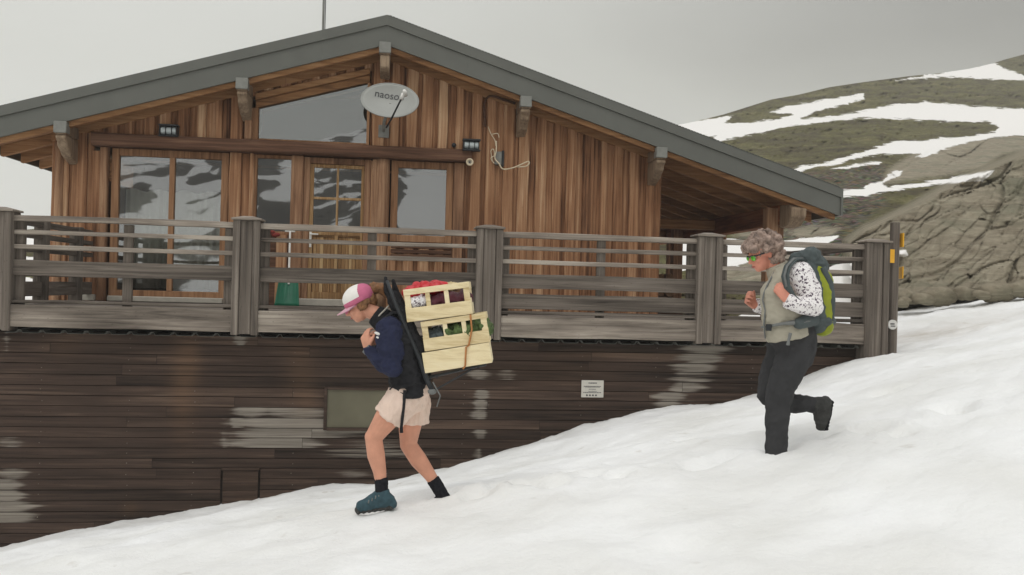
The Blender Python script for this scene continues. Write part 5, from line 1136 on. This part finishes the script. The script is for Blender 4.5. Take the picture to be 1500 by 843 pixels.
# --- her rucksack
rk_ = thing('rucksack', 'slate and lime green hiking rucksack on the back of the grey haired hiker', 'rucksack', tuple(JB(1195, 440)))
q = MB()
for s in (-1, 1): limb(q, [JB(1180, 392, s * .08), JB(1192, 430, s * .09), JB(1197, 470, s * .085)], [.075, .10, .085])
fuse(q, 'main_bag', M['packgrey'], rk_, .007, 5, .010, 9, 1)
q = MB()
for s in (-1, 1): limb(q, [JB(1196, 400, s * .10), JB(1204, 430, s * .115), JB(1207, 465, s * .10)], [.055, .072, .06])
limb(q, [JB(1206, 410, 0), JB(1209, 465, 0)], [.06, .06]); limb(q, [JB(1205, 478, -.07), JB(1205, 478, .07)], [.065, .065]); fuse(q, 'lime_panel', M['lime'], rk_, .006, 5, .008, 10, 2)
q = MB(); limb(q, [JB(1166, 380, -.09), JB(1188, 378, -.10), JB(1203, 392, -.09)], [.045, .058, .045]); limb(q, [JB(1166, 380, .09), JB(1188, 378, .10), JB(1203, 392, .09)], [.045, .058, .045]); limb(q, [JB(1188, 376, -.1), JB(1188, 376, .1)], [.06, .06]); fuse(q, 'lid', M['packgrey'], rk_, .006, 4, .014, 13, 3)
q = MB(); limb(q, [JB(1196, 472, -.15), JB(1212, 471, -.15)], [.032, .028]); limb(q, [JB(1212, 471, -.15), JB(1219, 470, 0), JB(1212, 471, .15)], [.026, .026, .026]); fuse(q, 'pocket_band', M['packgrey'], rk_, .006, 3, .006, 14, 4)
q = MB(); q.tube([JB(1205, 392, -.14), JB(1216, 415, -.155), JB(1219, 440, -.15), JB(1217, 470, -.13)], .022, 8); q.build('piping', M['packgrey'], rk_, smooth=True)
for s in (-1, 1):
    q = MB(); q.tube([JB(1178, 381, s * .14), JB(1164, 380, s * .19), JB(1154, 390, s * .225), JB(1150, 404, s * .25), JB(1153, 420, s * .275), JB(1163, 434, s * .29 if s < 0 else .2), JB(1174, 444, s * .30 if s < 0 else .19)], [.026, .030, .032, .032, .028, .014, .010], 8, sq=(1, .4)); q.build('shoulder_strap', M['packgrey'], rk_, smooth=True)
    q = MB(); q.tube([JB(1176, 379, s * .165), JB(1163, 379, s * .215), JB(1153, 390, s * .25), JB(1149, 404, s * .274), JB(1152, 420, s * .298)], .008, 6); q.build('strap_trim', M['strapgrey'], rk_, smooth=True)
q = MB(); q.tube([JB(1192, 467, -.17), JB(1172, 472, -.235), JB(1150, 474, -.235), JB(1126, 478, -.16), JB(1117, 479, 0), JB(1126, 478, .16), JB(1150, 474, .235), JB(1192, 467, .17)], [.05, .046, .022, .016, .014, .016, .022, .05], 8, sq=(1, .5)); hb = q.build('hip_belt', M['strapgrey'], rk_, smooth=True)
q = MB(); limb(q, [JB(1190, 468, -.19), JB(1170, 474, -.245)], [.045, .036]); fuse(q, 'hip_pad', M['packgrey'], hb, .006, 2, .005, 14, 3)
q = MB(); bc = JB(1126, 480, -.185); q.obox(bc, RT * .018, FW * .012, UP * .022); q.build('buckle', M['lampdark'], hb, bev=.003)
q = MB(); q.tube([JB(1158, 488, -.25), JB(1155, 500, -.25), JB(1154, 506, -.245)], [.012, .010, .013], 6, sq=(1, .4)); q.build('strap_end', M['strapgrey'], rk_)

# ------------------------------------------------------------------ mountain haze
HZ = 0.0011
q = MB(); q.box(-480, 480, -480, 480, -11, 95); hz = q.build('haze', M['white']); hz['kind'] = 'stuff'
m, t, b = newmat('mountain_haze'); t.nodes.remove(b); pv = N(t, 'ShaderNodeVolumePrincipled'); pv.inputs['Density'].default_value = HZ; pv.inputs['Color'].default_value = (.93, .92, .9, 1); pv.inputs['Anisotropy'].default_value = 0.0
t.links.new(pv.outputs[0], t.nodes['Material Output'].inputs['Volume']); hz.data.materials[0] = m
sc.cycles.volume_bounces = 2
